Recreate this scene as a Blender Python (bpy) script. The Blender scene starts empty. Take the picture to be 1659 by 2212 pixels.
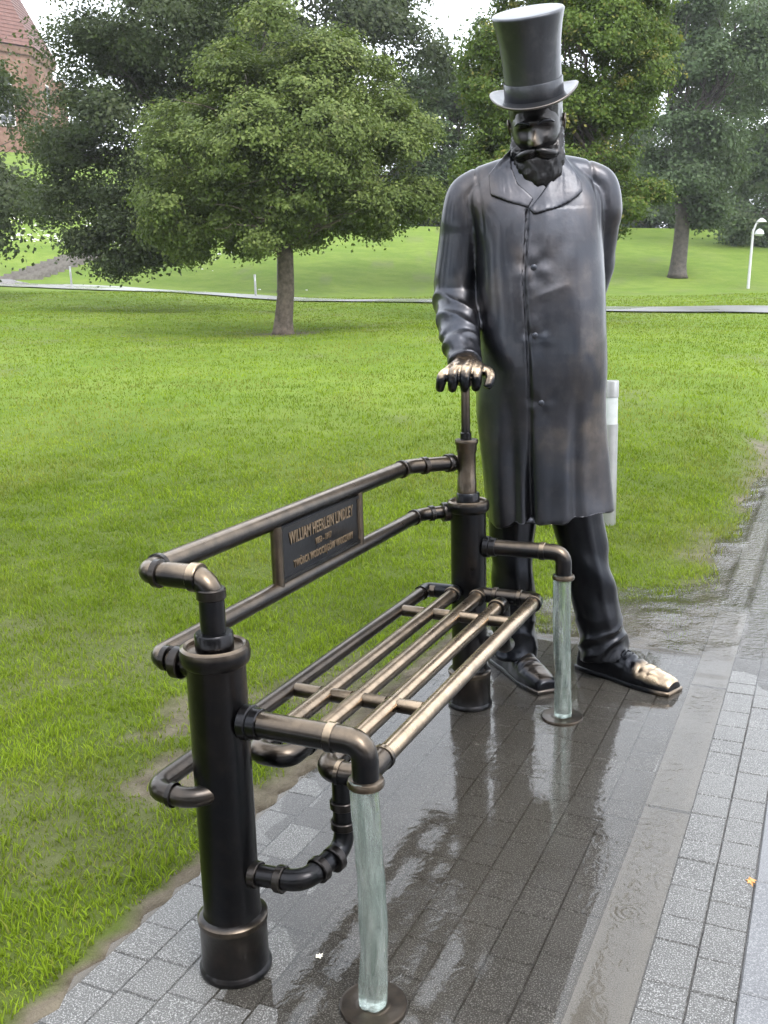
import bpy, bmesh, math, random
import numpy as np
from mathutils import Vector, Matrix, noise as mnoise
from mathutils.bvhtree import BVHTree

rng = np.random.default_rng(7)
random.seed(7)
scene = bpy.context.scene
col = scene.collection

# ------------------------------------------------------------------ camera
CAM = Vector((1.1787, -1.6526, 1.5))
cam_d = bpy.data.cameras.new('camera')
cam = bpy.data.objects.new('camera', cam_d)
col.objects.link(cam)
_yaw, _pitch, _roll = 0.4351, 0.2141, -0.0284
_f = Vector((-math.sin(_yaw)*math.cos(_pitch), math.cos(_yaw)*math.cos(_pitch), -math.sin(_pitch)))
_r0 = Vector((math.cos(_yaw), math.sin(_yaw), 0)); _u0 = _r0.cross(_f)
_r = math.cos(_roll)*_r0 + math.sin(_roll)*_u0
_u = -math.sin(_roll)*_r0 + math.cos(_roll)*_u0
cam.matrix_world = Matrix(((_r.x, _u.x, -_f.x, CAM.x), (_r.y, _u.y, -_f.y, CAM.y), (_r.z, _u.z, -_f.z, CAM.z), (0, 0, 0, 1)))
cam_d.sensor_fit = 'VERTICAL'; cam_d.sensor_height = 36; cam_d.sensor_width = 27
cam_d.lens = 36*2112.47/2212
cam_d.clip_start = 0.05; cam_d.clip_end = 2000
scene.camera = cam

# ------------------------------------------------------------------ sky, sun, exposure
SUN_EL, SUN_AZ = math.radians(52), math.radians(118)      # azimuth measured from +Y towards +X
w = bpy.data.worlds.new('World'); scene.world = w; w.use_nodes = True
nt = w.node_tree; nt.nodes.clear()
wo = nt.nodes.new('ShaderNodeOutputWorld'); bg = nt.nodes.new('ShaderNodeBackground')
sky = nt.nodes.new('ShaderNodeTexSky'); sky.sky_type = 'NISHITA'; sky.sun_disc = False
sky.sun_elevation = SUN_EL; sky.sun_rotation = SUN_AZ
sky.air_density = 1.0; sky.dust_density = 6.0; sky.ozone_density = 1.0
hs = nt.nodes.new('ShaderNodeHueSaturation'); hs.inputs['Saturation'].default_value = 0.2
nt.links.new(sky.outputs[0], hs.inputs['Color'])
ov = nt.nodes.new('ShaderNodeMix'); ov.data_type = 'RGBA'; ov.inputs[0].default_value = .82      # even overcast layer below the clear sky
ov.inputs[7].default_value = (4.75, 5.05, 5.5, 1)
nt.links.new(hs.outputs[0], ov.inputs[6]); nt.links.new(ov.outputs[2], bg.inputs['Color']); nt.links.new(bg.outputs[0], wo.inputs[0])
bg.inputs['Strength'].default_value = 0.15
sun_d = bpy.data.lights.new('sun', 'SUN'); sun = bpy.data.objects.new('sun', sun_d); col.objects.link(sun)
sun_d.energy = 0.5; sun_d.angle = math.radians(25); sun_d.color = (1.0, 0.97, 0.92)
_sd = Vector((math.sin(SUN_AZ)*math.cos(SUN_EL), math.cos(SUN_AZ)*math.cos(SUN_EL), math.sin(SUN_EL)))
sun.rotation_euler = _sd.to_track_quat('Z', 'Y').to_euler(); sun.location = (20, -20, 40)
scene.view_settings.view_transform = 'Standard'; scene.view_settings.look = 'None'
scene.view_settings.exposure = 2.15; scene.view_settings.gamma = 1.0
scene.view_settings.use_curve_mapping = False
scene.render.engine = 'CYCLES'
scene.cycles.use_denoising = True
scene.cycles.max_bounces = 7; scene.cycles.transparent_max_bounces = 12
scene.cycles.diffuse_bounces = 3; scene.cycles.glossy_bounces = 4; scene.cycles.transmission_bounces = 6
scene.cycles.caustics_reflective = False; scene.cycles.caustics_refractive = False

# ------------------------------------------------------------------ numpy value noise
_lat = np.random.default_rng(3).random((256, 256))
def vn(x, y, s=1.0, o=0.0):
    x = np.asarray(x, float)*s+o*17.3+1000; y = np.asarray(y, float)*s+o*9.1+1000
    xi = np.floor(x).astype(int); yi = np.floor(y).astype(int)
    fx = x-xi; fy = y-yi; fx = fx*fx*(3-2*fx); fy = fy*fy*(3-2*fy)
    g = lambda a, b: _lat[a & 255, b & 255]
    return (g(xi, yi)*(1-fx)+g(xi+1, yi)*fx)*(1-fy)+(g(xi, yi+1)*(1-fx)+g(xi+1, yi+1)*fx)*fy
def fbm(x, y, s=1.0, o=0.0, n=3):
    t = 0; a = 1; q = 0
    for i in range(n):
        t = t+a*vn(x, y, s*2**i, o+i*3.7); q += a; a *= .5
    return t/q
def sst(a, b, x):
    t = np.clip((np.asarray(x, float)-a)/(b-a), 0, 1); return t*t*(3-2*t)
def gau(x, c, s): return np.exp(-((np.asarray(x, float)-c)/s)**2)

# ------------------------------------------------------------------ node material helpers
class NM:
    def __init__(s, name):
        s.m = bpy.data.materials.new(name); s.m.use_nodes = True; s.t = s.m.node_tree
        s.b = s.t.nodes['Principled BSDF']; s.out = s.t.nodes['Material Output']
        s.tc = s.t.nodes.new('ShaderNodeTexCoord')
    def n(s, k, **kw):
        d = s.t.nodes.new(k)
        for a, v in kw.items(): setattr(d, a, v)
        return d
    def L(s, a, b): s.t.links.new(a, b)
    def noise(s, scale, detail=4, rough=.55, vec=None, dist=0):
        d = s.n('ShaderNodeTexNoise'); d.inputs['Scale'].default_value = scale
        d.inputs['Detail'].default_value = detail; d.inputs['Roughness'].default_value = rough
        d.inputs['Distortion'].default_value = dist
        s.L(vec or s.tc.outputs['Object'], d.inputs['Vector']); return d.outputs['Fac']
    def ramp(s, fac, stops, interp='LINEAR'):
        d = s.n('ShaderNodeValToRGB'); e = d.color_ramp.elements; d.color_ramp.interpolation = interp
        while len(e) < len(stops): e.new(.5)
        for i, (p, c) in enumerate(stops):
            e[i].position = p; e[i].color = (c if isinstance(c, tuple) else (c, c, c))+(1,)
        s.L(fac, d.inputs[0]); return d.outputs[0]
    def mix(s, fac, a, b, mode='MIX'):
        d = s.n('ShaderNodeMix', data_type='RGBA', blend_type=mode)
        for i, v in ((0, fac), (6, a), (7, b)):
            if hasattr(v, 'is_linked'): s.L(v, d.inputs[i])
            else: d.inputs[i].default_value = v if i == 0 else v+(1,)
        return d.outputs[2]
    def math(s, op, a, b=0.0, clamp=False):
        d = s.n('ShaderNodeMath', operation=op); d.use_clamp = clamp
        for i, v in ((0, a), (1, b)):
            if hasattr(v, 'is_linked'): s.L(v, d.inputs[i])
            else: d.inputs[i].default_value = v
        return d.outputs[0]
    def attr(s, name, out='Fac'):
        d = s.n('ShaderNodeAttribute', attribute_name=name); return d.outputs[out]
    def objrand(s): return s.n('ShaderNodeObjectInfo').outputs['Random']
    def bump(s, h, strength, dist=.01):
        d = s.n('ShaderNodeBump'); d.inputs['Strength'].default_value = strength; d.inputs['Distance'].default_value = dist
        s.L(h, d.inputs['Height']); s.L(d.outputs[0], s.b.inputs['Normal']); return d.outputs[0]
    def set(s, **kw):
        for k, v in kw.items():
            i = s.b.inputs[k.replace('_', ' ')]
            if hasattr(v, 'is_linked'): s.L(v, i)
            elif isinstance(v, tuple): i.default_value = v+(1,) if len(v) == 3 else v
            else: i.default_value = v
        return s

M = {}
def bronze(name, dark, brown, rough, wet=.3, gold=(.60, .45, .30), metal=1.0):
    k = NM(name)
    n1 = k.noise(3.2, 5, .6); n2 = k.noise(22, 4, .6)
    st = k.n('ShaderNodeMapping'); st.inputs['Scale'].default_value = (9, 9, 1.1); k.L(k.tc.outputs['Object'], st.inputs[0])
    n3 = k.noise(2.0, 5, .6, vec=st.outputs[0])                    # run-down streaks
    a = k.mix(k.ramp(n1, [(.42, 0.), (.68, 1.)]), dark, brown)
    a = k.mix(k.math('MULTIPLY', k.ramp(n3, [(.45, 0.), (.75, 1.)]), .55), a, tuple(c*.55 for c in dark))
    a = k.mix(k.math('MULTIPLY', k.ramp(n2, [(.5, 0.), (.7, 1.)]), .35), a, tuple(c*1.5 for c in brown))
    wr = k.attr('wear')
    wf = k.math('MULTIPLY', wr, k.ramp(n2, [(.3, .55), (.6, 1.)]))
    k.set(Base_Color=k.mix(wf, a, gold), Metallic=k.math('ADD', k.math('MULTIPLY', wf, 1-metal), metal, True))
    r = k.math('ADD', k.math('MULTIPLY', k.noise(14, 4), .22), rough-.11)
    r = k.math('SUBTRACT', r, k.math('MULTIPLY', wf, .05))
    k.set(Roughness=r)
    k.b.inputs['Coat Weight'].default_value = wet; k.b.inputs['Coat Roughness'].default_value = .12; k.b.inputs['Coat IOR'].default_value = 1.33
    h = k.math('ADD', k.noise(60, 3), k.math('MULTIPLY', n2, .8))
    k.bump(h, .12, .004)
    M[name] = k.m
bronze('bronze_pipe', (.0135, .0145, .0175), (.024, .0205, .0195), .32, .35)
bronze('bronze_coat', (.042, .046, .057), (.052, .049, .053), .40, .5)
bronze('bronze_dark', (.0125, .0140, .0185), (.018, .018, .021), .32, .4)
bronze('bronze_face', (.024, .0245, .027), (.032, .029, .028), .36, .5)
bronze('bronze_hat', (.070, .074, .084), (.080, .078, .080), .46, .5)
bronze('bronze_letter', (.055, .036, .02), (.075, .05, .027), .45, .2)

k = NM('water_jet')
st = k.n('ShaderNodeMapping'); st.inputs['Scale'].default_value = (16, 16, 2.2); k.L(k.tc.outputs['Object'], st.inputs[0])
n = k.noise(2.2, 4, .6, vec=st.outputs[0], dist=1.5)
k.set(Base_Color=k.mix(k.ramp(n, [(.35, 0.), (.65, 1.)]), (.36, .47, .41), (.88, .97, .91)), Roughness=.05, IOR=1.33)
k.b.inputs['Transmission Weight'].default_value = .86
k.bump(n, .5, .02)
M['jet'] = k.m

# ------------------------------------------------------------------ object helpers
def setwear(me, wear):
    n = len(me.vertices)
    co = np.empty(n*3); me.vertices.foreach_get('co', co); co = co.reshape(-1, 3)
    no = np.empty(n*3); me.vertex_normals.foreach_get('vector', no); no = no.reshape(-1, 3)
    a = me.attributes.new('wear', 'FLOAT', 'POINT')
    a.data.foreach_set('value', np.clip(wear(co, no), 0, 1).astype(np.float32))
def finish(name, me, mat, parent=None, loc=(0, 0, 0), rot=None, smooth=40, wear=None):
    if smooth:
        me.polygons.foreach_set('use_smooth', np.ones(len(me.polygons), bool))
        if smooth < 180: me.set_sharp_from_angle(angle=math.radians(smooth))
    if wear: setwear(me, wear)
    if mat is not None: me.materials.append(M[mat] if isinstance(mat, str) else mat)
    o = bpy.data.objects.new(name, me); col.objects.link(o); o.parent = parent; o.location = loc
    if rot is not None: o.rotation_euler = rot
    return o
def mesh(name, V, F):
    me = bpy.data.meshes.new(name)
    me.from_pydata([tuple(map(float, v)) for v in V], [], [tuple(map(int, f)) for f in F]); me.validate(); me.update(); return me
class MB:
    def __init__(s): s.V = []; s.F = []
    def add(s, V, F):
        o = len(s.V); s.V += [tuple(v) for v in V]; s.F += [tuple(i+o for i in f) for f in F]; return s
    def tube(s, pts, rad, n=20, cap=True):
        pts = [Vector(p) for p in pts]; N = len(pts)
        rads = rad if hasattr(rad, '__len__') else [rad]*N
        T = [(pts[min(i+1, N-1)]-pts[max(i-1, 0)]).normalized() for i in range(N)]
        a = Vector((0, 0, 1)) if abs(T[0].z) < .9 else Vector((1, 0, 0))
        u = (a-T[0]*a.dot(T[0])).normalized(); V = []
        for i in range(N):
            u = (u-T[i]*u.dot(T[i])).normalized(); v = T[i].cross(u)
            for j in range(n):
                t = 2*math.pi*j/n; V.append(pts[i]+(u*math.cos(t)+v*math.sin(t))*rads[i])
        F = [(i*n+j, i*n+(j+1) % n, (i+1)*n+(j+1) % n, (i+1)*n+j) for i in range(N-1) for j in range(n)]
        if cap: F += [tuple(range(n-1, -1, -1)), tuple((N-1)*n+j for j in range(n))]
        return s.add(V, F)
    def box(s, c, h):
        V = [(c[0]+i*h[0], c[1]+j*h[1], c[2]+q*h[2]) for q in (-1, 1) for j in (-1, 1) for i in (-1, 1)]
        return s.add(V, [(0, 2, 3, 1), (4, 5, 7, 6), (0, 1, 5, 4), (2, 6, 7, 3), (0, 4, 6, 2), (1, 3, 7, 5)])
    def lathe(s, prof, n=32, c=(0, 0, 0), cap=True):
        V = [(c[0]+r*math.cos(2*math.pi*j/n), c[1]+r*math.sin(2*math.pi*j/n), c[2]+z) for r, z in prof for j in range(n)]
        K = len(prof)
        F = [(i*n+j, i*n+(j+1) % n, (i+1)*n+(j+1) % n, (i+1)*n+j) for i in range(K-1) for j in range(n)]
        if cap: F += [tuple(range(n-1, -1, -1)), tuple((K-1)*n+j for j in range(n))]
        return s.add(V, F)
    def build(s, name, mat, parent=None, **kw):
        return finish(name, mesh(name, s.V, s.F), mat, parent, **kw)
def fillet(pts, r=.045, k=7):
    pts = [Vector(p) for p in pts]; out = [pts[0]]
    for i in range(1, len(pts)-1):
        a, b, c = pts[i-1], pts[i], pts[i+1]
        d1 = (a-b); d2 = (c-b); rr = min(r, d1.length*.49, d2.length*.49)
        d1.normalize(); d2.normalize(); p = b+d1*rr; q = b+d2*rr
        for t in range(k+1):
            t /= k; out.append(p*(1-t)**2+b*2*t*(1-t)+q*t*t)
    out.append(pts[-1]); return out
def empty(name, loc=(0, 0, 0), rz=0):
    o = bpy.data.objects.new(name, None); col.objects.link(o); o.location = loc; o.rotation_euler = (0, 0, rz); o.empty_display_size = .2
    return o
def tag(o, label=None, cat=None, group=None, kind=None):
    for k_, v in (('label', label), ('category', cat), ('group', group), ('kind', kind)):
        if v: o[k_] = v
    return o
# ================================================================== SETTING MATERIALS
k = NM('lawn_soil')
P = k.n('ShaderNodeNewGeometry').outputs['Position']
g1 = k.noise(.35, 4, .6, vec=P); g2 = k.noise(6, 4, .65, vec=P); g3 = k.noise(70, 3, .7, vec=P)
c = k.mix(k.ramp(g1, [(.35, 0.), (.65, 1.)]), (.100, .165, .022), (.150, .208, .036))
c = k.mix(k.math('MULTIPLY', k.ramp(g2, [(.4, 0.), (.7, 1.)]), .55), c, (.17, .20, .055))
c = k.mix(k.math('MULTIPLY', k.ramp(k.noise(1.1, 5, .65, vec=P), [(.42, 0.), (.62, 1.)]), .5), c, (.085, .135, .02))
c = k.mix(k.math('MULTIPLY', k.ramp(g3, [(.35, 1.), (.6, 0.)]), .35), c, (.060, .105, .018))
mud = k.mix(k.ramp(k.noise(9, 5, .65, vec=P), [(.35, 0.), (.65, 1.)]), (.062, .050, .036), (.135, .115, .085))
bare = k.attr('bare')  # bare mud, and the painted shade round the maple trunk
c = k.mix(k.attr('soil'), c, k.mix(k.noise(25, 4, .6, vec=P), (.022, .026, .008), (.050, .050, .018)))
k.b.inputs['Specular IOR Level'].default_value = .05
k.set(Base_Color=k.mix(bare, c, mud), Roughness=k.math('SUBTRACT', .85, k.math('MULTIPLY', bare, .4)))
k.bump(k.math('ADD', g3, k.math('MULTIPLY', k.noise(18, 4, vec=P), 1.2)), .5, .03)
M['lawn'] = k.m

k = NM('grass_blade')
sh = k.attr('shade'); dry = k.attr('dry')
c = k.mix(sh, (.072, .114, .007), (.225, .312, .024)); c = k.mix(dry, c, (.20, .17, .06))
k.set(Base_Color=c, Roughness=.5); k.b.inputs['Specular IOR Level'].default_value = .03
tr = k.n('ShaderNodeBsdfTranslucent'); k.L(k.mix(.4, c, (.20, .30, .02)), tr.inputs[0])
mx = k.n('ShaderNodeMixShader'); mx.inputs[0].default_value = .3
k.L(k.b.outputs[0], mx.inputs[1]); k.L(tr.outputs[0], mx.inputs[2]); k.L(mx.outputs[0], k.out.inputs[0])
M['grass'] = k.m

def stone(name, a, b, speck, rough, sp_scale=290, bumps=.7):
    k = NM(name); P = k.n('ShaderNodeNewGeometry').outputs['Position']
    big = k.noise(3.5, 4, .6, vec=P); fine = k.noise(sp_scale, 2, .6, vec=P); mid = k.noise(40, 3, .6, vec=P)
    c = k.mix(k.ramp(big, [(.35, 0.), (.68, 1.)]), a, b)
    c = k.mix(k.math('MULTIPLY', k.ramp(fine, [(.54, 0.), (.63, 1.)]), .75), c, speck)
    c = k.mix(k.math('MULTIPLY', k.ramp(fine, [(.33, 1.), (.45, 0.)]), .6), c, tuple(v*.35 for v in a))
    v = k.math('ADD', k.math('MULTIPLY', k.objrand(), .4), .8)
    k.set(Base_Color=k.mix(1.0, c, k.ramp(v, [(0., 0.), (1., 1.)]), 'MULTIPLY') if False else c)
    k.set(Roughness=k.math('ADD', k.math('MULTIPLY', mid, .3), rough-.15))
    k.b.inputs['Coat Weight'].default_value = .55; k.b.inputs['Coat Roughness'].default_value = .2; k.b.inputs['Coat IOR'].default_value = 1.33
    k.bump(k.math('ADD', fine, k.math('MULTIPLY', mid, .7)), bumps, .0035)
    M[name] = k.m
stone('paver', (.048, .045, .041), (.074, .071, .066), (.34, .335, .325), .40)
stone('slab_dark', (.085, .085, .09), (.11, .11, .115), (.22, .22, .22), .4, 320, .2)
stone('strip_stone', (.15, .143, .13), (.19, .182, .168), (.25, .24, .225), .35, 300, .15)
stone('joint', (.045, .041, .036), (.065, .059, .052), (.14, .12, .1), .6, 120)

k = NM('puddle_water')
P = k.n('ShaderNodeNewGeometry').outputs['Position']
vo = k.n('ShaderNodeTexVoronoi'); vo.feature = 'F1'; vo.inputs['Scale'].default_value = 5.5; k.L(P, vo.inputs['Vector'])
d = vo.outputs['Distance']
ring = k.math('MULTIPLY', k.math('SINE', k.math('MULTIPLY', d, 85.)), k.ramp(d, [(.0, 1.), (.42, 0.)]))
sel = k.ramp(vo.outputs['Color'], [(.45, 0.), (.55, 1.)])
h = k.math('ADD', k.math('MULTIPLY', k.math('MULTIPLY', ring, sel), .085), k.math('MULTIPLY', k.noise(38, 3, .5, vec=P, dist=.6), .55))
rip = k.attr('ripple')
bmp = k.n('ShaderNodeBump'); bmp.inputs['Distance'].default_value = .008
k.L(k.math('ADD', k.math('MULTIPLY', rip, 1.1), .05), bmp.inputs['Strength']); k.L(h, bmp.inputs['Height'])
gl = k.n('ShaderNodeBsdfGlossy'); gl.inputs['Roughness'].default_value = .045; k.L(bmp.outputs[0], gl.inputs['Normal'])
tp = k.n('ShaderNodeBsdfTransparent'); tp.inputs[0].default_value = (.88, .86, .825, 1)
df = k.n('ShaderNodeBsdfDiffuse'); df.inputs[0].default_value = (.135, .115, .088, 1)
m1 = k.n('ShaderNodeMixShader'); k.L(k.math('ADD', k.math('MULTIPLY', k.attr('silt'), .5), .02), m1.inputs[0])
k.L(tp.outputs[0], m1.inputs[1]); k.L(df.outputs[0], m1.inputs[2])
fr = k.n('ShaderNodeFresnel'); fr.inputs[0].default_value = 1.5; k.L(bmp.outputs[0], fr.inputs['Normal'])
m2 = k.n('ShaderNodeMixShader'); k.L(k.math('MULTIPLY', fr.outputs[0], 1.0, True), m2.inputs[0]); k.L(m1.outputs[0], m2.inputs[1]); k.L(gl.outputs[0], m2.inputs[2])
k.L(m2.outputs[0], k.out.inputs[0]); M['puddle'] = k.m

k = NM('path_wet'); P = k.n('ShaderNodeNewGeometry').outputs['Position']
k.set(Base_Color=k.mix(k.noise(1.2, 4, vec=P), (.13, .13, .13), (.22, .215, .21)), Roughness=k.ramp(k.noise(.35, 3, vec=P), [(.35, .15), (.65, .45)]))
M['path'] = k.m
def plain(name, a, b, scale, rough, metal=0, bumps=.2):
    k = NM(name); n = k.noise(scale, 4, .6)
    k.set(Base_Color=k.mix(k.ramp(n, [(.35, 0.), (.65, 1.)]), a, b), Roughness=rough, Metallic=metal); k.bump(n, bumps, .01); M[name] = k.m
plain('bark', (.055, .042, .030), (.13, .10, .075), 9, .85, 0, 1.0)
plain('bark_wet', (.032, .026, .021), (.075, .060, .048), 6, .7, 0, 1.0)
plain('steel', (.30, .30, .30), (.38, .38, .375), 6, .32, .6, .03)
plain('white_paint', (.42, .42, .42), (.5, .5, .5), 5, .45, 0, .02)
plain('lamp_glass', (.40, .42, .42), (.5, .52, .52), 9, .15, 0, .02)
plain('brick', (.135, .068, .045), (.20, .115, .08), 2.5, .85, 0, .3)
plain('roof_tile', (.085, .032, .024), (.13, .055, .04), 3.5, .7, 0, .3)
plain('glass_dark', (.04, .045, .05), (.07, .075, .08), 3, .2, 0, .05)
plain('lime', (.5, .48, .44), (.62, .6, .56), 3, .7)
plain('step_wood', (.11, .095, .085), (.19, .17, .155), 5, .5)
plain('petal', (.55, .54, .50), (.72, .71, .68), 8, .8)
plain('dead_leaf', (.42, .17, .05), (.55, .30, .10), 60, .5)
plain('dead_leaf_pale', (.55, .42, .22), (.66, .55, .36), 60, .5)
plain('paper', (.62, .58, .47), (.75, .71, .6), 80, .7)

def leafmat(name, lo, hi, tip, trans=.32):
    k = NM(name); sh = k.attr('shade'); ti = k.attr('tip')
    c = k.mix(ti, k.mix(sh, lo, hi), tip)
    k.set(Base_Color=c, Roughness=.5); k.b.inputs['Specular IOR Level'].default_value = .12
    t = k.n('ShaderNodeBsdfTranslucent'); k.L(k.mix(.35, c, (.16, .24, .02)), t.inputs[0])
    m = k.n('ShaderNodeMixShader'); m.inputs[0].default_value = trans
    k.L(k.b.outputs[0], m.inputs[1]); k.L(t.outputs[0], m.inputs[2]); k.L(m.outputs[0], k.out.inputs[0]); M[name] = k.m
leafmat('leaf_maple', (.050, .080, .020), (.150, .190, .052), (.25, .27, .09))
leafmat('leaf_dark', (.026, .039, .019), (.060, .076, .033), (.09, .10, .05))
leafmat('leaf_bright', (.042, .076, .014), (.108, .158, .028), (.28, .23, .06))
leafmat('leaf_grey', (.042, .068, .032), (.085, .122, .058), (.13, .15, .08))

# ================================================================== TERRAIN  (l: metres to the right, d: metres ahead of the bench corner)
F0 = np.array([-.42147, .90684]); R0 = np.array([.90684, .42147]); C0 = np.array([CAM.x, CAM.y])
def W2(l, d): return C0[0]+np.asarray(l)*R0[0]+np.asarray(d)*F0[0], C0[1]+np.asarray(l)*R0[1]+np.asarray(d)*F0[1]
def LD(x, y):
    vx, vy = np.asarray(x, float)-C0[0], np.asarray(y, float)-C0[1]
    return vx*R0[0]+vy*R0[1], vx*F0[0]+vy*F0[1]
PX0, PX1, PX2, PY1 = -.305, .735, .87, 2.42
def paved(x, y): return ((x > PX0) & (y < PY1)) | (x > PX1)
def height(x, y):
    x = np.asarray(x, float); y = np.asarray(y, float)
    l, d = LD(x, y)
    z = .041*np.clip(d-4, 0, 90)*sst(3.5, 9, d)-np.where(l < 0, .05, .022)*np.clip(l, -42, 45)*(np.clip(d-4, 0, 72)/45)*sst(6, 20, d)
    z = z+.145*(np.clip(d, 50, 78)-50)+np.where(l < -8, .185, 0)*(np.clip(d, 66, 102)-66)*sst(-8, -25, l)
    z = z+.22*(vn(x, y, .16)-.5)*sst(9, 22, d)+.025*(vn(x, y, .9, 2)-.5)*sst(1.5, 4, d)
    q = gau(x, .45, .55)*gau(y, 2.95, .5)                       # hollow behind the paved pad where rain collects
    z = z-.035*q+.02*(vn(x, y, 3.1, 5)-.5)*sst(6, 2, d)
    f = sst(0, .7, np.maximum(PX1-x, 0))                          # the lawn settles to just below the paving edge
    return z*f-.014*(1-f)
def bare_shade(x, y):
    x = np.asarray(x, float); y = np.asarray(y, float)
    e = sst(1.9, .35, PX0-x)*sst(2.6, 1.0, y)*(x < .2)
    b = .95*sst(.47, .62, fbm(x, y, 2.3, 4, 3))*e
    b = np.maximum(b, np.clip(gau(x, .38, .5)*gau(y, 2.65, .55)*1.7-1.1*fbm(x, y, 6, 3), 0, 1))
    b = np.maximum(b, .3*sst(.66, .76, fbm(x, y, .8, 9, 3)))
    tx_, ty_ = W2(-2.16, 22.78); b = np.maximum(b, .95*sst(1.3, .35, np.hypot(x-tx_, y-ty_)+.5*(vn(x, y, 2.5, 3)-.5)))  # bare darker ground round the maple trunk, painted as shade at its foot
    b = np.maximum(b, .9*sst(.30, .05, PX1-x+.3*(vn(y, x, 3.5, 6)-.5))*(y > 2.3)*(y < 12))
    return np.clip(np.maximum(b, (x > PX0-.045)*(y < PY1+.03)*1.0), 0, 1)
def grid(ls, ds):
    Lg, Dg = np.meshgrid(ls, ds); x, y = W2(Lg, Dg); return x.ravel(), y.ravel(), len(ls), len(ds)
def gridfaces(nx, ny):
    i = np.arange(nx-1)[None, :]+np.arange(ny-1)[:, None]*nx
    return np.stack([i, i+1, i+1+nx, i+nx], -1).reshape(-1, 4)
def npmesh(name, V, F, attrs={}):
    """V (n,3); F (m,k) all faces with k corners"""
    me = bpy.data.meshes.new(name); m, kk = F.shape
    me.vertices.add(len(V)); me.vertices.foreach_set('co', np.ascontiguousarray(V, np.float32).ravel())
    me.loops.add(m*kk); me.loops.foreach_set('vertex_index', np.ascontiguousarray(F, np.int32).ravel())
    me.polygons.add(m); me.polygons.foreach_set('loop_start', np.arange(0, m*kk, kk, dtype=np.int32))
    me.update(calc_edges=True)
    for a, v in attrs.items():
        q = me.attributes.new(a, 'FLOAT', 'POINT'); q.data.foreach_set('value', np.ascontiguousarray(v, np.float32))
    return me
ls = np.concatenate([-np.geomspace(240, 4.2, 60), np.arange(-4.1, 4.1, .055), np.geomspace(4.2, 240, 60)])
ds = np.concatenate([np.arange(-4, 0, .5), np.arange(0, 7.5, .055), np.geomspace(7.6, 330, 110)])
x, y, nx, ny = grid(ls, ds)
z = height(x, y)
z = np.where(paved(x-.02, y+.02) & paved(x, y), -.07, z)
lawn = tag(finish('lawn', npmesh('lawn', np.stack([x, y, z], 1), gridfaces(nx, ny), {'bare': bare_shade(x, y), 'soil': .62*sst(14, 5, LD(x, y)[1])}), 'lawn', smooth=180), kind='structure')

# ------------------------------------------------------------------ grass blades
def blades(n, d0, d1, power, h0, h1, wd, fade):
    u = rng.random(n); d = (d0**power+(d1**power-d0**power)*u)**(1/power)
    l = (rng.random(n)*2-1)*(d*.46+.25)
    x, y = W2(l, d)
    e = .03*vn(y, x, 9, 1)
    keep = ~((x > PX0-.03-e) & (y < PY1+.02+e)) & (x < PX1-.01-e-.16*vn(y, x*.3, 2.3, 2)*sst(7, 2.6, y))
    b = bare_shade(x, y)
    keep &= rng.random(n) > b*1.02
    keep &= rng.random(n) < fade(d)
    keep &= rng.random(n) > .5*sst(.5, .8, vn(x, y, 9, 8))
    x, y, d, b = x[keep], y[keep], d[keep], b[keep]; n = len(x)
    tuft = .6*vn(x, y, 7, 3)+.5*vn(x, y, 22, 5); h = (h0+(h1-h0)*rng.random(n)**1.5)*(.35+1.25*tuft)
    w_ = wd*(.6+.8*rng.random(n))*np.maximum(1, d/5)
    a = rng.random(n)*2*np.pi; ca, sa = np.cos(a), np.sin(a)
    lean = (.15+.75*rng.random(n))*h; b2 = rng.random(n)*2*np.pi
    lx, ly = np.cos(b2)*lean, np.sin(b2)*lean
    z = height(x, y)-.004
    V = np.empty((n, 5, 3))
    for i, (s, t) in enumerate(((-1, 0), (1, 0), (1, .5), (-1, .5), (0, 1))):
        ww = w_*(.5 if t == 0 else .42)*s
        V[:, i, 0] = x+ca*ww+lx*t*t; V[:, i, 1] = y+sa*ww+ly*t*t; V[:, i, 2] = z+h*t*(1-.25*t*lean/h)
    F = (np.arange(n)[:, None, None]*5+np.array([[0, 1, 2], [0, 2, 3], [3, 2, 4]])[None]).reshape(-1, 3)
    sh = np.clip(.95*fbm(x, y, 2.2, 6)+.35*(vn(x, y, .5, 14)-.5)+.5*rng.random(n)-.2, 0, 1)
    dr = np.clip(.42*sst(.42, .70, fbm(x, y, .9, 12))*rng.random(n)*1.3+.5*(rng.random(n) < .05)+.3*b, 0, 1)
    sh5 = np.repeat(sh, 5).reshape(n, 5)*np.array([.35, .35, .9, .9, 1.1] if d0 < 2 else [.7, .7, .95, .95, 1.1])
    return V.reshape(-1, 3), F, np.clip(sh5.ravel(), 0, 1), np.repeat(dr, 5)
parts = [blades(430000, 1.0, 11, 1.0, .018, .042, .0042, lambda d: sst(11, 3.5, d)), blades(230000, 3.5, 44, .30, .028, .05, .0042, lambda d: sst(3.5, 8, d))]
off = np.cumsum([0]+[len(p[0]) for p in parts])[:-1]
me = npmesh('grass', np.concatenate([p[0] for p in parts]), np.concatenate([p[1]+o for p, o in zip(parts, off)]),
            {'shade': np.concatenate([p[2] for p in parts]), 'dry': np.concatenate([p[3] for p in parts])})
tag(finish('grass', me, 'grass', smooth=0), 'short wet green lawn grass with thin bare patches', 'grass', kind='stuff')

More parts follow.
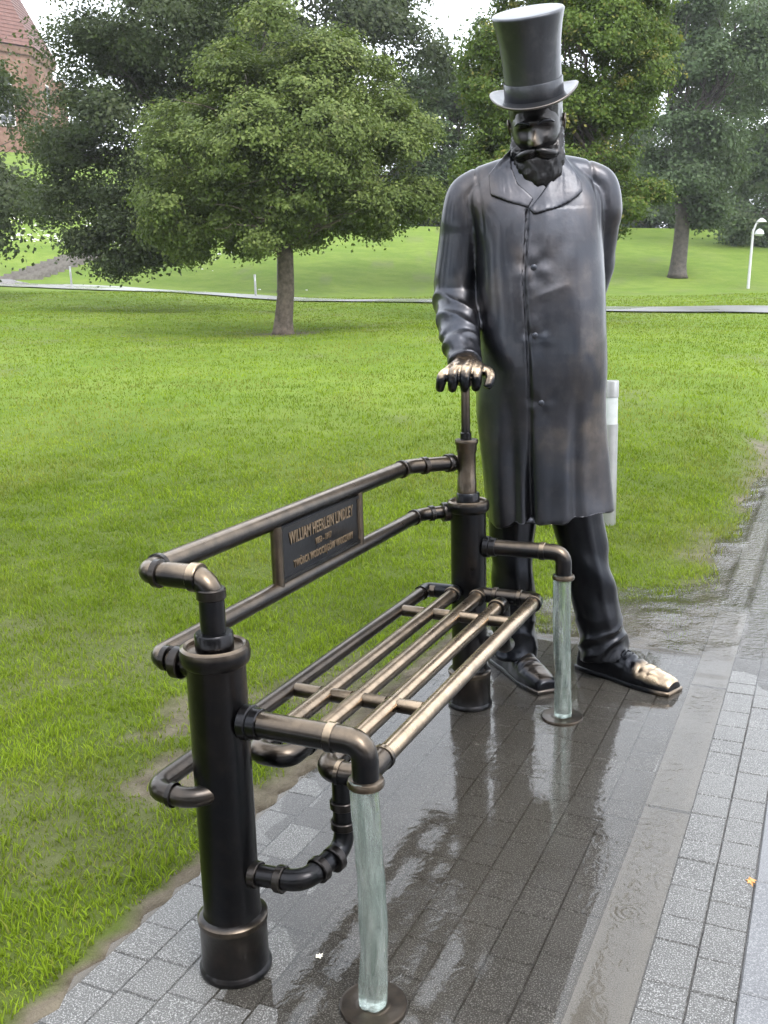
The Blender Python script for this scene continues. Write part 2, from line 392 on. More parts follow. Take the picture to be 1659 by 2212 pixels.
# ------------------------------------------------------------------ paving
bed = tag(MB().box((2.2, 18, -.040), (1.465, 24, .033)).box((18.67, 8, -.040), (15, 44, .034)).box((.215, -.34, -.040), (.52, 2.76, .0327)).build('pavement', 'joint', smooth=0), kind='structure')
def unit_block(name, b=.022, bz=.004, dz=.055):
    V = []; F = []
    for s, z in ((.5, -dz), (.5, -bz), (.5-b, 0)):
        V += [(-s, -s, z), (s, -s, z), (s, s, z), (-s, s, z)]
    for kx in (0, 4):
        for i in range(4): F.append((kx+i, kx+(i+1) % 4, kx+4+(i+1) % 4, kx+4+i))
    F.append((8, 9, 10, 11)); return mesh(name, V, F)
pm = unit_block('paver_block'); pm.materials.append(M['paver'])
sm = unit_block('slab_block', .012, .004); sm.materials.append(M['slab_dark'])
tm = unit_block('strip_block', .010, .003); tm.materials.append(M['strip_stone'])
pr = random.Random(5)
def block(name, me, x0, x1, y0, y1, z, tilt=.004, gap=.0018):
    o = bpy.data.objects.new(name, me); col.objects.link(o); o.parent = bed
    o.location = ((x0+x1)/2, (y0+y1)/2, z+pr.uniform(-.0012, .0012)); o.scale = (x1-x0-gap, y1-y0-gap, 1)
    o.rotation_euler = (pr.uniform(-tilt, tilt), pr.uniform(-tilt, tilt), pr.uniform(-.006, .006)); return o
rest = MB()
def rest_block(x0, x1, y0, y1, z, gap=.0035):
    rest.box(((x0+x1)/2, (y0+y1)/2, z-.02), ((x1-x0-gap)/2, (y1-y0-gap)/2, .02))
xs = [PX0]
for i in range(10): xs.append(PX0+(PX1-PX0)*(i+1)/10+(pr.uniform(-.004, .004) if i < 9 else 0))
for a, b in zip(xs, xs[1:]):
    y = -.62+pr.uniform(-.1, 0)
    while y < PY1-.05:
        y2 = y+pr.choice((.10, .118, .118, .135, .155, .178))
        if PY1-y2 < .07: y2 = PY1
        if y2 > -.45+.4*(a-PX0): block('paver', pm, a, b, y, y2, 0)
        else: rest_block(a, b, y, y2, 0)
        y = y2
for a, b in ((PX2, .972), (.972, 1.07)):
    y = -.3
    while y < 9:
        y2 = y+pr.choice((.1, .12, .135, .155, .18))
        if .1 < y < 3.3: block('paver', pm, a, b, y, y2, 0)
        else: rest_block(a, b, y, y2, 0)
        y = y2
y = -.55
while y < 9:
    block('paving_slab', sm, 1.07, 1.37, y, y+.45, .001, .001) if y < 2.5 else rest_block(1.07, 1.37, y, y+.45, 0)
    rest_block(1.37, 1.67, y+.2, y+.65, 0); y += .45
y = -.9
while y < 12:
    block('edging_strip', tm, PX1, PX2, y, y+1.0, -.006, .0006, .003); y += 1.0
for (a, b) in ((1.67, 2.0), (2.0, 2.33), (2.33, 2.66)):
    rest_block(a, b, -4, 40, -.001)
for (a, b) in ((PX2, 1.07), (1.07, 1.37), (1.37, 1.67)): rest_block(a, b, 9.2, 40, 0)
ro = rest.build('far_pavers', 'paver', bed, smooth=0); ro['kind'] = 'stuff'

# ------------------------------------------------------------------ standing rain water
gx = np.arange(-.44, 1.08, .0185); gy = np.arange(-.9, 6.8, .0185)
X, Y = np.meshgrid(gx, gy); X = X.ravel(); Y = Y.ravel()
m = .62*sst(-.30, .30, X+.30*Y-.02)+.55*fbm(X, Y, 3.0, 2, 3)
zf = -.0045+.0075*np.clip(m, 0, 1.15)
zf = np.where(Y > PY1-.02, .000+.012*gau(X, .5, .65)*gau(Y, 2.85, .8)-.03*sst(2.9, 3.8, Y)+.030*(fbm(X, Y, 4.5, 6)-.5), zf)
zf = np.where((X < PX1) & (Y > 3.3), np.maximum(zf, -.016+.012*sst(.40, .02, PX1-X)+.022*(fbm(X, Y, 4, 11)-.5)), zf)
zf = np.where((X > PX1) & (Y < 2.2), -.0015, zf)
zf = np.where(X > PX1, np.maximum(zf, -.0015), zf)
zf = np.where(X > PX2, -.006+.011*sst(1.7, 2.6, Y+.5*(fbm(X, Y, 5, 9)-.5))+.003*(fbm(X, Y, 6, 4)-.5), zf)
zf = np.where(X < PX0, np.where(Y < PY1, -.004+.004*vn(Y, X, 4, 3), -.02), zf)
rip = np.clip(.05+.5*sst(PX1-.02, PX1+.01, X)*(.1+.9*sst(.4, .7, fbm(X, Y, 2.2, 7)))+.8*sst(2.3, 2.6, Y)+.25*sst(.55, .7, fbm(X, Y, 2, 5)), 0, 1)
silt = np.clip(.25*sst(2.3, 2.6, Y)+.9*(X < PX0)+.30*sst(PX1-.01, PX1, X)*sst(1.2, .0, Y)+.10*gau(X, .3, .35)*gau(Y, .9, 1.0), 0, 1)
tag(finish('puddle', npmesh('puddle', np.stack([X, Y, zf], 1), gridfaces(len(gx), len(gy)), {'ripple': rip, 'silt': silt}), 'puddle', smooth=180), kind='structure')

# ------------------------------------------------------------------ far path
pts = np.array([(-60, 82), (-30, 58.5), (-18.4, 49.2), (-8.5, 44.2), (0, 37.6), (9.5, 30), (16, 24.5), (30, 12)], float)
tt = np.linspace(0, len(pts)-1, 120); pl_ = np.stack([np.interp(tt, range(len(pts)), pts[:, i]) for i in (0, 1)], 1)
tn = np.gradient(pl_, axis=0); nn = np.stack([-tn[:, 1], tn[:, 0]], 1); nn /= np.linalg.norm(nn, axis=1)[:, None]
V = []
for s in np.linspace(-1.35, 1.35, 7):
    q = pl_+nn*s; x, y = W2(q[:, 0], q[:, 1]); V.append(np.stack([x, y, height(x, y)+.05+.01*np.cos(s)], 1))
V = np.stack(V, 1).reshape(-1, 3)
tag(finish('path', npmesh('path', V, gridfaces(7, 120)[:, ::-1]), 'path', smooth=180), kind='structure')

# ================================================================== TREES
def leafmesh(name, lobes, n, size, flat=.5, seed=0, clump=.35, nclump=None, tipf=.06, droop=0., sub=9):
    r = np.random.default_rng(seed); lob = np.array(lobes, float)      # cx cy cz rx ry rz
    vol = (lob[:, 3]*lob[:, 4]+lob[:, 4]*lob[:, 5]+lob[:, 3]*lob[:, 5]); pk = vol/vol.sum()
    nc = nclump or max(40, n//60)
    ns = max(14, int(sub*len(lob)))                                  # boughs: rounded masses standing out of each lobe
    sl = np.concatenate([np.arange(len(lob)), r.choice(len(lob), max(ns-len(lob), 1), p=pk)])
    sd = r.normal(size=(len(sl), 3)); sd /= np.linalg.norm(sd, axis=1)[:, None]
    sc = lob[sl, :3]+sd*lob[sl, 3:]*(.62+.22*r.random(len(sl)))[:, None]
    sr_ = (.30+.18*r.random(len(sl)))*np.min(lob[sl, 3:], 1)
    li = r.integers(0, len(sl), nc)
    dv = r.normal(size=(nc, 3)); dv = dv/np.linalg.norm(dv, axis=1)[:, None]+sd[li]*.75+np.array([0, 0, .30]); dv /= np.linalg.norm(dv, axis=1)[:, None]
    cc = sc[li]+dv*(sr_[li]*(.82+.28*r.random(nc)))[:, None]*np.array([1.15, 1.15, .9])
    ci = r.integers(0, nc, n); off = r.normal(size=(n, 3))*clump*np.array([1, 1, .55]); off[:, 2] -= droop*np.abs(r.normal(size=n))
    p = cc[ci]+off*(.6+.8*r.random(nc))[ci][:, None]
    nrm = dv[ci]*.95+np.array([0, 0, .45])+r.normal(size=(n, 3))*flat; nrm /= np.linalg.norm(nrm, axis=1)[:, None]
    t = r.normal(size=(n, 3)); t -= nrm*np.sum(t*nrm, 1)[:, None]; t /= np.linalg.norm(t, axis=1)[:, None]; b = np.cross(nrm, t)
    s = size*(.6+.8*r.random(n))[:, None]
    V = np.stack([p-t*s*.5, p-b*s*.33-nrm*s*.08, p+t*s*.55-nrm*s*.12, p+b*s*.33-nrm*s*.08], 1).reshape(-1, 3)
    F = np.arange(n*4).reshape(n, 4)
    sh = np.clip(.15+.5*r.random(nc)[ci]+.35*r.random(n), 0, 1)
    tp = np.clip((r.random(nc) < tipf)[ci]*.7*r.random(n)+.35*(r.random(n) < tipf), 0, 1)
    return npmesh(name, V, F, {'shade': np.repeat(sh, 4), 'tip': np.repeat(tp, 4)})
def limb(mb, a, b, r0, r1, n=7, wob=.12, seed=0, sides=9):
    rr = random.Random(seed); a = Vector(a); b = Vector(b); P = []; Rd = []
    for i in range(n+1):
        t = i/n; p = a.lerp(b, t)+Vector((0, 0, 1))*math.sin(t*math.pi)*.06*(b-a).length*(1 if i else 0)
        if 0 < i < n: p += Vector((rr.uniform(-1, 1), rr.uniform(-1, 1), rr.uniform(-.5, .5)))*wob*(b-a).length*.25
        P.append(p); Rd.append(r0+(r1-r0)*t)
    mb.tube(P, Rd, sides)
def tree(l, d, label, lobes, n, size, mat, trunk_r, fork, bark='bark', seed=0, lean=(0, 0), group='park trees', twig=14, **kw):
    """lobes: list of (dl, dd, z, rl, rd, rz) relative to the trunk foot, axis aligned to l/d"""
    x, y = W2(l, d); x = float(x); y = float(y); z = float(height(x, y)); yaw = math.atan2(R0[1], R0[0])
    t = tag(empty('tree', (x, y, z-.05), yaw), label, 'tree', group)
    mb = MB(); rr = random.Random(seed); top = Vector((lean[0], lean[1], fork))
    prof = [(0, 1.35), (.06, 1.16), (.18, 1.0), (.5, .9), (.8, .84), (1, .95)]; P = []; Rd = []
    for f, s in prof:
        P.append(Vector((lean[0]*f+.04*math.sin(f*5+seed), lean[1]*f+.03*math.cos(f*4), fork*f))); Rd.append(trunk_r*s)
    mb.tube(P, Rd, 16)
    V = [Vector(v) for v in mb.V]
    mb.V = [tuple(v+Vector((v.x-P[0].x, v.y-P[0].y, 0))*.10*mnoise.noise(v*3.1)) for v in V]
    trunk = mb.build('trunk', bark, t, smooth=180)
    mb = MB()
    for i, lo in enumerate(lobes):
        c = Vector(lo[:3]); base = P[-1].lerp(P[-2], rr.random()*.6)
        r0 = trunk_r*(.5 if i < 5 else .32); limb(mb, base, c, r0, trunk_r*.1, 8, .35, seed+i)
        for q in range(twig if i < 8 else twig//2):
            dv = Vector((rr.gauss(0, 1), rr.gauss(0, 1), rr.gauss(0, .8))).normalized()
            a = base.lerp(c, .35+.6*rr.random()); e = c+Vector((dv.x*lo[3], dv.y*lo[4], dv.z*lo[5]))*.92
            limb(mb, a, e, trunk_r*.12, trunk_r*.02, 5, .4, seed+i*31+q, 5)
    mb.build('limbs', bark, t, smooth=180)
    finish('crown', leafmesh('crown', lobes, n, size, seed=seed, **kw), mat, t, smooth=0)
    return t
# main round maple on the lawn
tree(-2.16, 22.78, 'round full maple with pale trunk base standing alone on the near lawn',
     [(.25, 0, 4.0, 2.6, 2.4, 1.9), (-1.35, -.2, 3.3, 1.65, 1.8, 1.3), (1.9, .1, 3.5, 1.6, 1.7, 1.35), (.2, 0, 5.6, 1.6, 1.5, 1.25), (-.9, -.4, 4.75, 1.5, 1.4, 1.2),
      (1.6, .3, 4.8, 1.4, 1.4, 1.2), (.5, -1.1, 3.2, 1.8, 1.3, 1.1), (-2.2, 0, 2.6, .9, 1.0, .75), (2.7, .2, 2.7, .8, .9, .75), (-.3, -1.6, 2.5, 1.1, .8, .6), (1.4, -1.4, 2.4, .9, .8, .55), (-1.2, 1.0, 2.3, .9, .9, .5)],
     290000, .072, 'leaf_maple', .21, 2.1, 'bark', 11, (.1, 0), clump=.15, nclump=2600, twig=6, flat=.42, sub=11)
# dark spreading tree behind it
tree(-2.9, 31.0, 'dark spreading tree with drooping lower branches behind the round maple',
     [(-4.2, 0, 5.6, 2.6, 2.6, 2.6), (-5.4, -0.3, 3.6, 1.7, 1.8, 1.4), (-3.2, 0, 8.3, 2.7, 2.4, 2.2), (-2.2, 0.5, 5.0, 2.4, 2.4, 2.3), (-5.2, 0.2, 7.2, 1.5, 1.6, 1.5), (-6.0, 0, 5.0, 1.0, 1.1, 0.9), (-4.7, -0.9, 2.4, 1.1, 1.0, 0.8), (-3.4, -0.8, 2.6, 1.3, 1.2, 0.9), (-1.0, 0, 9.6, 2.2, 2.0, 1.8), (-4.3, -1.1, 1.8, 0.7, 0.7, 0.5)],
     140000, .108, 'leaf_dark', .19, 2.6, 'bark_wet', 23, (0, 0), clump=.32, nclump=760, twig=8, flat=.5)
tree(-15.3, 39, 'dark weeping tree at the foot of the brick church',
     [(0, 0, 6.5, 2.1, 2.2, 2.6), (.9, 0, 3.6, 1.7, 1.8, 1.7), (-1, 0, 4.4, 1.8, 1.8, 2.0), (.4, -.3, 8.3, 1.1, 1.2, 1.0)],
     34000, .17, 'leaf_dark', .3, 2.2, 'bark_wet', 31, clump=.42, droop=.35)
# tall trees behind
tree(-4.35, 47, 'tall loose tree filling the gap behind the round maple crown',
     [(-1.1, 0, 9.0, 3.0, 3, 3.0), (2.5, 0, 11.0, 3.2, 3, 3.0), (0.5, 0, 13.5, 3.4, 3, 2.4), (4.9, 0, 9.5, 2.6, 2.6, 2.6), (4.1, 0, 13.2, 2.2, 2.2, 1.6), (1.5, 0, 6.4, 3.0, 2.6, 2.4)],
     70000, .19, 'leaf_dark', .30, 4.2, 'bark_wet', 41, clump=.5, nclump=420)
tree(5.3, 51, 'tall open tree between the round maple and the statue hat',
     [(-3.8, 0, 7.0, 2.2, 2.6, 2.8), (-1.6, 0, 9.0, 2.2, 2.6, 2.6), (-2.4, 0, 4.8, 2.4, 2.4, 2.0), (-0.4, 0, 6.4, 2.2, 2.2, 2.6), (1.6, 0, 12.6, 2.2, 2.4, 2.2)],
     56000, .19, 'leaf_grey', .4, 3.4, 'bark_wet', 47, clump=.46, nclump=380)
# bright tree right behind the statue
tree(5.3, 27, 'bright green tree with yellowing tips rising behind the statue shoulders',
     [(-.6, 0, 4.6, 2.0, 2.0, 1.6), (.9, 0, 4.2, 1.4, 1.6, 1.2), (.2, 0, 6.4, 2.1, 2.0, 1.6), (-1.4, 0, 6.2, 1.5, 1.6, 1.4), (.9, .2, 7.8, 1.5, 1.5, 1.3), (-.5, 0, 8.6, 1.5, 1.5, 1.2), (1.35, -.2, 2.9, .85, 1.0, .75), (-1.9, -.3, 4.0, 1.2, 1.3, 1.3), (-.6, -.4, 2.9, 1.4, 1.2, .8)],
     200000, .085, 'leaf_bright', .24, 2.3, 'bark', 53, clump=.16, nclump=2200, sub=11, twig=6, tipf=.06, flat=.55)
# far right trees
tree(16.05, 53.54, 'large grey green tree with a thick bare trunk on the far slope',
     [(.6, 0, 6.8, 2.6, 2.6, 2.4), (-.4, 0, 5.0, 2.0, 2.2, 1.6), (1.4, 0, 9.6, 2.8, 2.6, 2.4), (-.3, 0, 11.8, 2.4, 2.4, 2.2), (2.4, 0, 12.8, 2.6, 2.4, 2.2), (.3, 0, 3.7, 1.6, 1.6, .8)],
     80000, .18, 'leaf_grey', .44, 3.8, 'bark_wet', 61, (.1, 0), clump=.42, nclump=430)
tree(31.5, 66, 'tall pale tree beyond the white lamp post',
     [(-7.5, 0, 12, 3.4, 3, 3.2), (-8.5, 0, 16, 3.2, 3, 3.2), (-5.2, 0, 9, 2.6, 2.6, 2.4), (-6.4, 0, 6.4, 1.8, 2.2, 1.8)],
     50000, .22, 'leaf_grey', .4, 4.5, 'bark_wet', 67, clump=.5, nclump=330)
# unseen trees added behind and beside the viewer, so the bronze reflects something dark
br = random.Random(4)
for i, (l, d) in enumerate(((-17, -13), (-9.5, -17), (-2.5, -16), (4.5, -17.5), (11.5, -15), (-21, -3), (-19, 8))):
    s = br.uniform(.95, 1.15)
    tree(l, d, 'broad dark tree added out of view to darken reflections in the bronze', [(0, 0, 5.4*s, 3.2, 3.0, 3.2*s), (1.8, .4, 3.6, 2.2, 2.2, 2.2), (-1.9, -.4, 3.8, 2.2, 2.2, 2.3), (.3, 0, 8.4*s, 2.4, 2.4, 2.0)],
         9000, .46, 'leaf_dark', .3, 2.2, 'bark_wet', 400+i, clump=.6, twig=4, group='added trees out of view')
hr = random.Random(9)
for i in range(13):
    l = 9+i*3.1+hr.uniform(-.6, .6); d = 82+hr.uniform(-3, 6); s = hr.uniform(1.2, 1.7)
    tree(l, d, 'dim bushy tree in the row along the crest of the grass slope',
         [(0, 0, 2.6*s, 2.1*s, 2, 2.0*s), (.8, 0, 4.0*s, 1.6*s, 1.6, 1.5*s), (-.9, 0, 1.6*s, 1.7*s, 1.7, 1.3*s), (.7, -.4, .9*s, 1.7*s, 1.5, 1.1*s), (-.8, -.4, .5*s, 1.6*s, 1.4, .8*s)], 15000, .26, 'leaf_grey', .16, 1.4, 'bark_wet', 200+i, clump=.5, twig=4, group='trees along the slope crest')
for i in range(9):
    l = -26+i*3.9+hr.uniform(-.8, .8); d = 88+hr.uniform(-3, 8); s = hr.uniform(.9, 1.3)
    if l < -17: continue
    tree(l, d, 'dim bushy tree in the row along the crest of the grass slope',
         [(0, 0, 3.0*s, 2.4*s, 2, 2.4*s), (.8, 0, 5.2*s, 1.8*s, 1.6, 1.9*s), (-.9, 0, 1.9*s, 2.0*s, 1.7, 1.5*s), (.9, -.4, .9*s, 2.0*s, 1.6, 1.2*s), (-.9, -.4, .5*s, 1.9*s, 1.6, .9*s)], 12000, .3, 'leaf_dark', .18, 1.6, 'bark_wet', 300+i, clump=.55, twig=4, group='trees along the slope crest')

# ================================================================== CHURCH ON THE HILL
cxw, cyw = W2(-40.5, 104); zc = 17.3
church = tag(empty('church', (float(cxw), float(cyw), zc), math.atan2(R0[1], R0[0])), 'red brick church apse with steep tiled roof on the hill', 'church')
RA, HW, HR = 8.6, 8.4, 26.0
ang = [math.radians(22.5+45*i) for i in range(8)]
def ring(r, z): return [(r*math.cos(a), r*math.sin(a), z) for a in ang]
MB().add(ring(RA, 0)+ring(RA, HW), [tuple(range(8))[::-1], tuple(range(8, 16))]+[(i, (i+1) % 8, 8+(i+1) % 8, 8+i) for i in range(8)]).build('wall', 'brick', church, smooth=0)
rows = MB(); K = 46
for i in range(K):                                               # overlapping tile courses
    f0, f1 = i/K, (i+1)/K
    z0, z1 = HW+.2+f0*(HR-HW)-.05, HW+.2+f1*(HR-HW)
    r0 = RA*1.06*(1-f0)*1.0+.10; r1 = RA*1.06*(1-f1)+.02
    rows.add(ring(r0, z0)+ring(max(r1, .01), z1), [(j, (j+1) % 8, 8+(j+1) % 8, 8+j) for j in range(8)]+[tuple(range(8))[::-1]])
rows.build('roof', 'roof_tile', church, smooth=0)
MB().add(ring(RA*1.03, HW-.55)+ring(RA*1.05, HW+.05), [tuple(range(8))[::-1], tuple(range(8, 16))]+[(i, (i+1) % 8, 8+(i+1) % 8, 8+i) for i in range(8)]).build('cornice', 'brick', church, smooth=0)
for a in ang:
    MB().box((0, 0, 3.4), (.8, .45, 3.4)).build('buttress', 'brick', church, loc=((RA+.3)*math.cos(a), (RA+.3)*math.sin(a), 0), rot=(0, 0, a), smooth=0)
for i in (5, 6, 7):
    a = math.radians(45*i+45) ; r = RA*math.cos(math.radians(22.5))
    wn = MB().box((0, 0, 3.6), (.12, 1.15, 2.4)).build('window', 'lime', church, loc=(r*math.cos(a), r*math.sin(a), 0), rot=(0, 0, a), smooth=0)
    for q in range(3):
        for v in range(5): MB().box((.10, -.72+q*.72, 1.75+v*.92), (.06, .31, .41)).build('pane', 'glass_dark', wn, smooth=0)
MB().box((0, 0, -1.0), (RA+1, RA+1, 1.0)).build('plinth', 'brick', church, smooth=0)

# ================================================================== STEPS, STONES, LAMPS, BOLLARDS
sx, sy = W2(-18.55, 51.2); st = tag(empty('stairway', (float(sx), float(sy), float(height(sx, sy)))), 'shallow dark timber steps climbing the grass slope', 'stairs')
for i in range(11):
    l = -18.2+.155*i; d = 51.3+.70*i; x, y = W2(l, d); zz = float(height(x, y))
    MB().box((0, 0, 0), (1.15, .12, .13)).build('step', 'step_wood', st, loc=(float(x-sx), float(y-sy), zz-st.location.z+.06), rot=(0, 0, math.atan2(R0[1], R0[0])+.12), smooth=0)
V = []; F = []; sr = np.random.default_rng(12)
mbs = MB()
def pebble(l, d, s):
    x, y = W2(l, d); z = float(height(x, y)); a = sr.random()*6
    c = [(math.cos(a+i*1.257)*s*(.7+.5*sr.random()), math.sin(a+i*1.257)*s*.8*(.7+.5*sr.random())) for i in range(5)]
    b = [(x+p, y+q, z-.02) for p, q in c]+[(x+p*.7, y+q*.7, z+s*.38) for p, q in c]
    mbs.add(b, [(i, (i+1) % 5, 5+(i+1) % 5, 5+i) for i in range(5)]+[(5, 6, 7, 8, 9)])
for i in range(300):
    d = 62+sr.random()*8.5; pebble(-24+sr.random()*8.5-(d-66)*.4, d, .05+.15*sr.random()**2)
for i in range(7): pebble(-13+4.5*sr.random(), 54+sr.random()*7, .05+.12*sr.random()**2)
for i in range(2): pebble(-8+7*sr.random(), 46.5+sr.random()*3, .05+.07*sr.random())
tag(mbs.build('pale_stones', 'petal', smooth=0), 'scatter of small pale stones lying on the grass slope', 'stones', kind='stuff')

def bollard(l, d, label, near=False):
    x, y = W2(l, d); z = float(height(x, y))
    b = tag(empty('bollard_light', (float(x), float(y), z-.03), math.atan2(R0[1], R0[0])+math.radians(20)), label, 'bollard', 'steel bollard lights')
    r = .049; H = .95
    MB().lathe([(r, 0), (r, H-.27)], 28).build('post', 'steel', b)
    MB().lathe([(r*1.005, H-.10), (r*1.005, H-.008), (r*.96, H), (.01, H+.001)], 28).build('cap', 'steel', b)
    MB().lathe([(r*.93, H-.27), (r*.93, H-.10)], 28).build('lens', 'lamp_glass', b)
    MB().box((0, r*.72, H-.185), (r*.55, r*.25, .085)).build('louvre', 'steel', b, smooth=0)
    return b
bollard(1.44, 6.13, 'steel bollard light with glass head on the lawn behind the statue coat', True)
bollard(-14.75, 48.5, 'small steel bollard light on the far path between the steps and the round maple')
bollard(-5.15, 42.3, 'small steel bollard light on the far path beside the round maple trunk')
x, y = W2(18.45, 49.9); lp = tag(empty('lamp_post', (float(x), float(y), float(height(x, y))), math.atan2(R0[1], R0[0])), 'slim white park lamp post with two tilted heads on the far lawn', 'lamp post')
MB().tube([(0, 0, -.1), (.06, 0, 1.5), (.12, 0, 2.9)], [.075, .065, .06], 12).build('pole', 'white_paint', lp)
MB().tube([(.1, 0, 2.75), (.25, 0, 3.15), (.42, 0, 3.3)], .05, 10).build('arm', 'white_paint', lp)
MB().lathe([(.05, .08), (.16, 0), (.25, -.1), (.24, -.12)], 18, (.5, 0, 3.34)).build('lamp_head', 'white_paint', lp)
MB().lathe([(.05, .14), (.18, .05), (.24, -.12), (.15, -.2)], 18, (.42, 0, 2.78)).build('lamp_head', 'lamp_glass', lp)

# litter: fallen leaves and paper
def scrap(name, mat, x, y, s, label, cat, z=None, seed=0):
    r = random.Random(seed); z = (float(height(x, y))+.03) if z is None else z
    out = [(-1, 0), (-.55, .35), (-.3, .8), (.05, .42), (.55, .62), (.5, .2), (1.15, 0), (.5, -.2), (.5, -.6), (.05, -.4), (-.35, -.75), (-.5, -.3)]
    V = [(0, 0, .12*s)]+[(a*s*r.uniform(.8, 1.2), b*s*r.uniform(.8, 1.2), s*r.uniform(-.02, .28)) for a, b in out]
    n = len(out); V += [(a, b, c-.0015) for a, b, c in V]
    F = [(0, 1+i, 1+(i+1) % n) for i in range(n)]+[(n+1, n+2+(i+1) % n, n+2+i) for i in range(n)]+[(1+i, n+2+i, n+2+(i+1) % n, 1+(i+1) % n) for i in range(n)]
    return tag(finish(name, mesh(name, V, F), mat, None, (x, y, z), (0, 0, r.uniform(0, 6)), smooth=0), label, cat)
# ================================================================== PIPE BENCH
bench = tag(empty('pipe_bench'), 'dark bronze bench built from water pipes with plaque on its backrest', 'bench')
BP = 'bronze_pipe'; L = 1.604; ZS = .46
RP = .0225                                                       # pipe radius
nowear = lambda c, n: np.zeros(len(c))
def some(f): return lambda c, n: f*sst(.1, .9, n[:, 2])*np.ones(len(c))
def pipe(name, pts, r=RP, wear=nowear, fr=.045, parent=None, n=20):
    return MB().tube(fillet(pts, fr), r, n).build(name, BP, parent or bench, wear=wear)
def collar(p, d, r=RP*1.25, w_=.012, wear=None, parent=None, name='collar'):
    p = Vector(p); d = Vector(d).normalized()
    return MB().tube([p-d*w_, p-d*w_*.8, p+d*w_*.8, p+d*w_], [r*.93, r, r, r*.93], 20).build(name, BP, parent or bench, wear=wear or (lambda c, n: .03*np.ones(len(c))))
# pillars
for y in (0, L):
    prof = [(0.0813, .0), (0.0830, .004), (0.0830, .012), (0.0780, .018), (0.0772, .02), (0.0768, .122), (0.0797, .126), (0.0797, .138), (0.0747, .143), (0.0672, .146), (0.0643, .16),
            (0.0643, .735), (0.0656, .742), (0.0730, .748), (0.0759, .757), (0.0768, .77), (0.0743, .782), (0.0672, .787), (0.0614, .784), (0.0598, .776), (0.0373, .775)]
    pl = MB().lathe(prof, 40, (0, y, 0)).build('pillar', BP, bench, wear=lambda c, n: .3*sst(.735, .77, c[:, 2])*sst(.2, .9, n[:, 2])+.25*gau(c[:, 2], .132, .008))
    MB().lathe([(.042, .77), (.042, .81), (.039, .814), (.036, .814)], 28, (0, y, 0)).build('socket', BP, pl, wear=nowear)
# backrest rails with the elbow at the pillar end and the 45 degree bends at the pump end
XB = -.15; ZU = .932; ZL = .742; XU = -.168
pipe('riser', [(0, 0, .77), (0, 0, ZU), (XU+.06, 0, ZU)], .0275, some(.35), .05)
collar((0, 0, .90), (0, 0, 1), .032); collar((-.035, 0, ZU), (1, 0, 0), .032, wear=some(.8)); collar((XU+.035, 0, ZU), (1, 0, 0), .032, .008)
topw = lambda c, n: .55*sst(0, .9, n[:, 2])*(.45+.55*gau(c[:, 1], .75, .5))
pipe('back_rail', [(XU+.06, 0, ZU), (XU, 0, ZU), (XB-.003, 1.41, ZU), (-.045, L, ZU-.012), (0, L, ZU-.012)], .026, topw, .035)
collar((XU, .045, ZU), (0, 1, 0), .031, .007); collar((XB, 1.36, ZU), (0, 1, 0), .031, .01)
collar((-.115, 1.475, ZU-.005), (.55, 1, 0), .031, .01); collar((-.06, 1.58, ZU-.01), (.55, 1, 0), .033, .016)
pipe('back_rail', [(-.05, -.01, ZL-.012), (XB, -.01, ZL), (XB, 1.503, ZL), (-.06, L, ZL)], .0235, some(.2), .032)
collar((XB+.03, -.01, ZL), (1, 0, 0), .0285, .008); collar((XB+.062, -.01, ZL-.005), (1, 0, 0), .036, .012)
collar((XB, 1.46, ZL), (0, 1, 0), .0285, .009); collar((-.118, 1.54, ZL), (.6, .7, 0), .0285, .009); collar((-.078, 1.58, ZL), (.7, .6, 0), .035, .014)
# plaque
pq = MB().box((XB+.002, .76, .838), (.008, .232, .078)).build('plaque', 'bronze_dark', bench, smooth=0, wear=nowear)
for y in (.515, 1.005):
    MB().tube([(XB+.004, y, ZL+.01), (XB+.004, y, ZU-.012)], .0165, 14).build('plaque_frame', BP, pq, wear=lambda c, n: .15*np.ones(len(c)))
for z in (.768, .908):
    MB().box((XB+.011, .76, z), (.005, .232, .005)).build('plaque_frame', BP, pq, smooth=0, wear=nowear)
def text(body, size, loc, rot, mat, parent, ext=.0012, sx=1.0, name='lettering'):
    cu = bpy.data.curves.new('t', 'FONT'); cu.body = body; cu.size = size; cu.extrude = ext; cu.align_x = 'CENTER'; cu.align_y = 'CENTER'
    cu.resolution_u = 2; cu.offset = size*.012
    t = bpy.data.objects.new('t', cu); col.objects.link(t)
    dg = bpy.context.evaluated_depsgraph_get(); me = bpy.data.meshes.new_from_object(t.evaluated_get(dg))
    bpy.data.objects.remove(t); bpy.data.curves.remove(cu)
    o = finish(name, me, mat, parent, loc, rot, 0, wear=lambda c, n: .55*np.ones(len(c))); o.scale = (sx, 1, 1); return o
RT = (math.pi/2, 0, math.pi/2)
text('WILLIAM HEERLEIN LINDLEY', .048, (XB+.0115, .762, .872), RT, 'bronze_letter', pq, sx=.63)
text('1853 - 1917', .025, (XB+.0115, .762, .832), RT, 'bronze_letter', pq, sx=.8)
text('TWÓRCA WODOCIĄGÓW WARSZAWY', .029, (XB+.0115, .768, .797), RT, 'bronze_letter', pq, sx=.68)
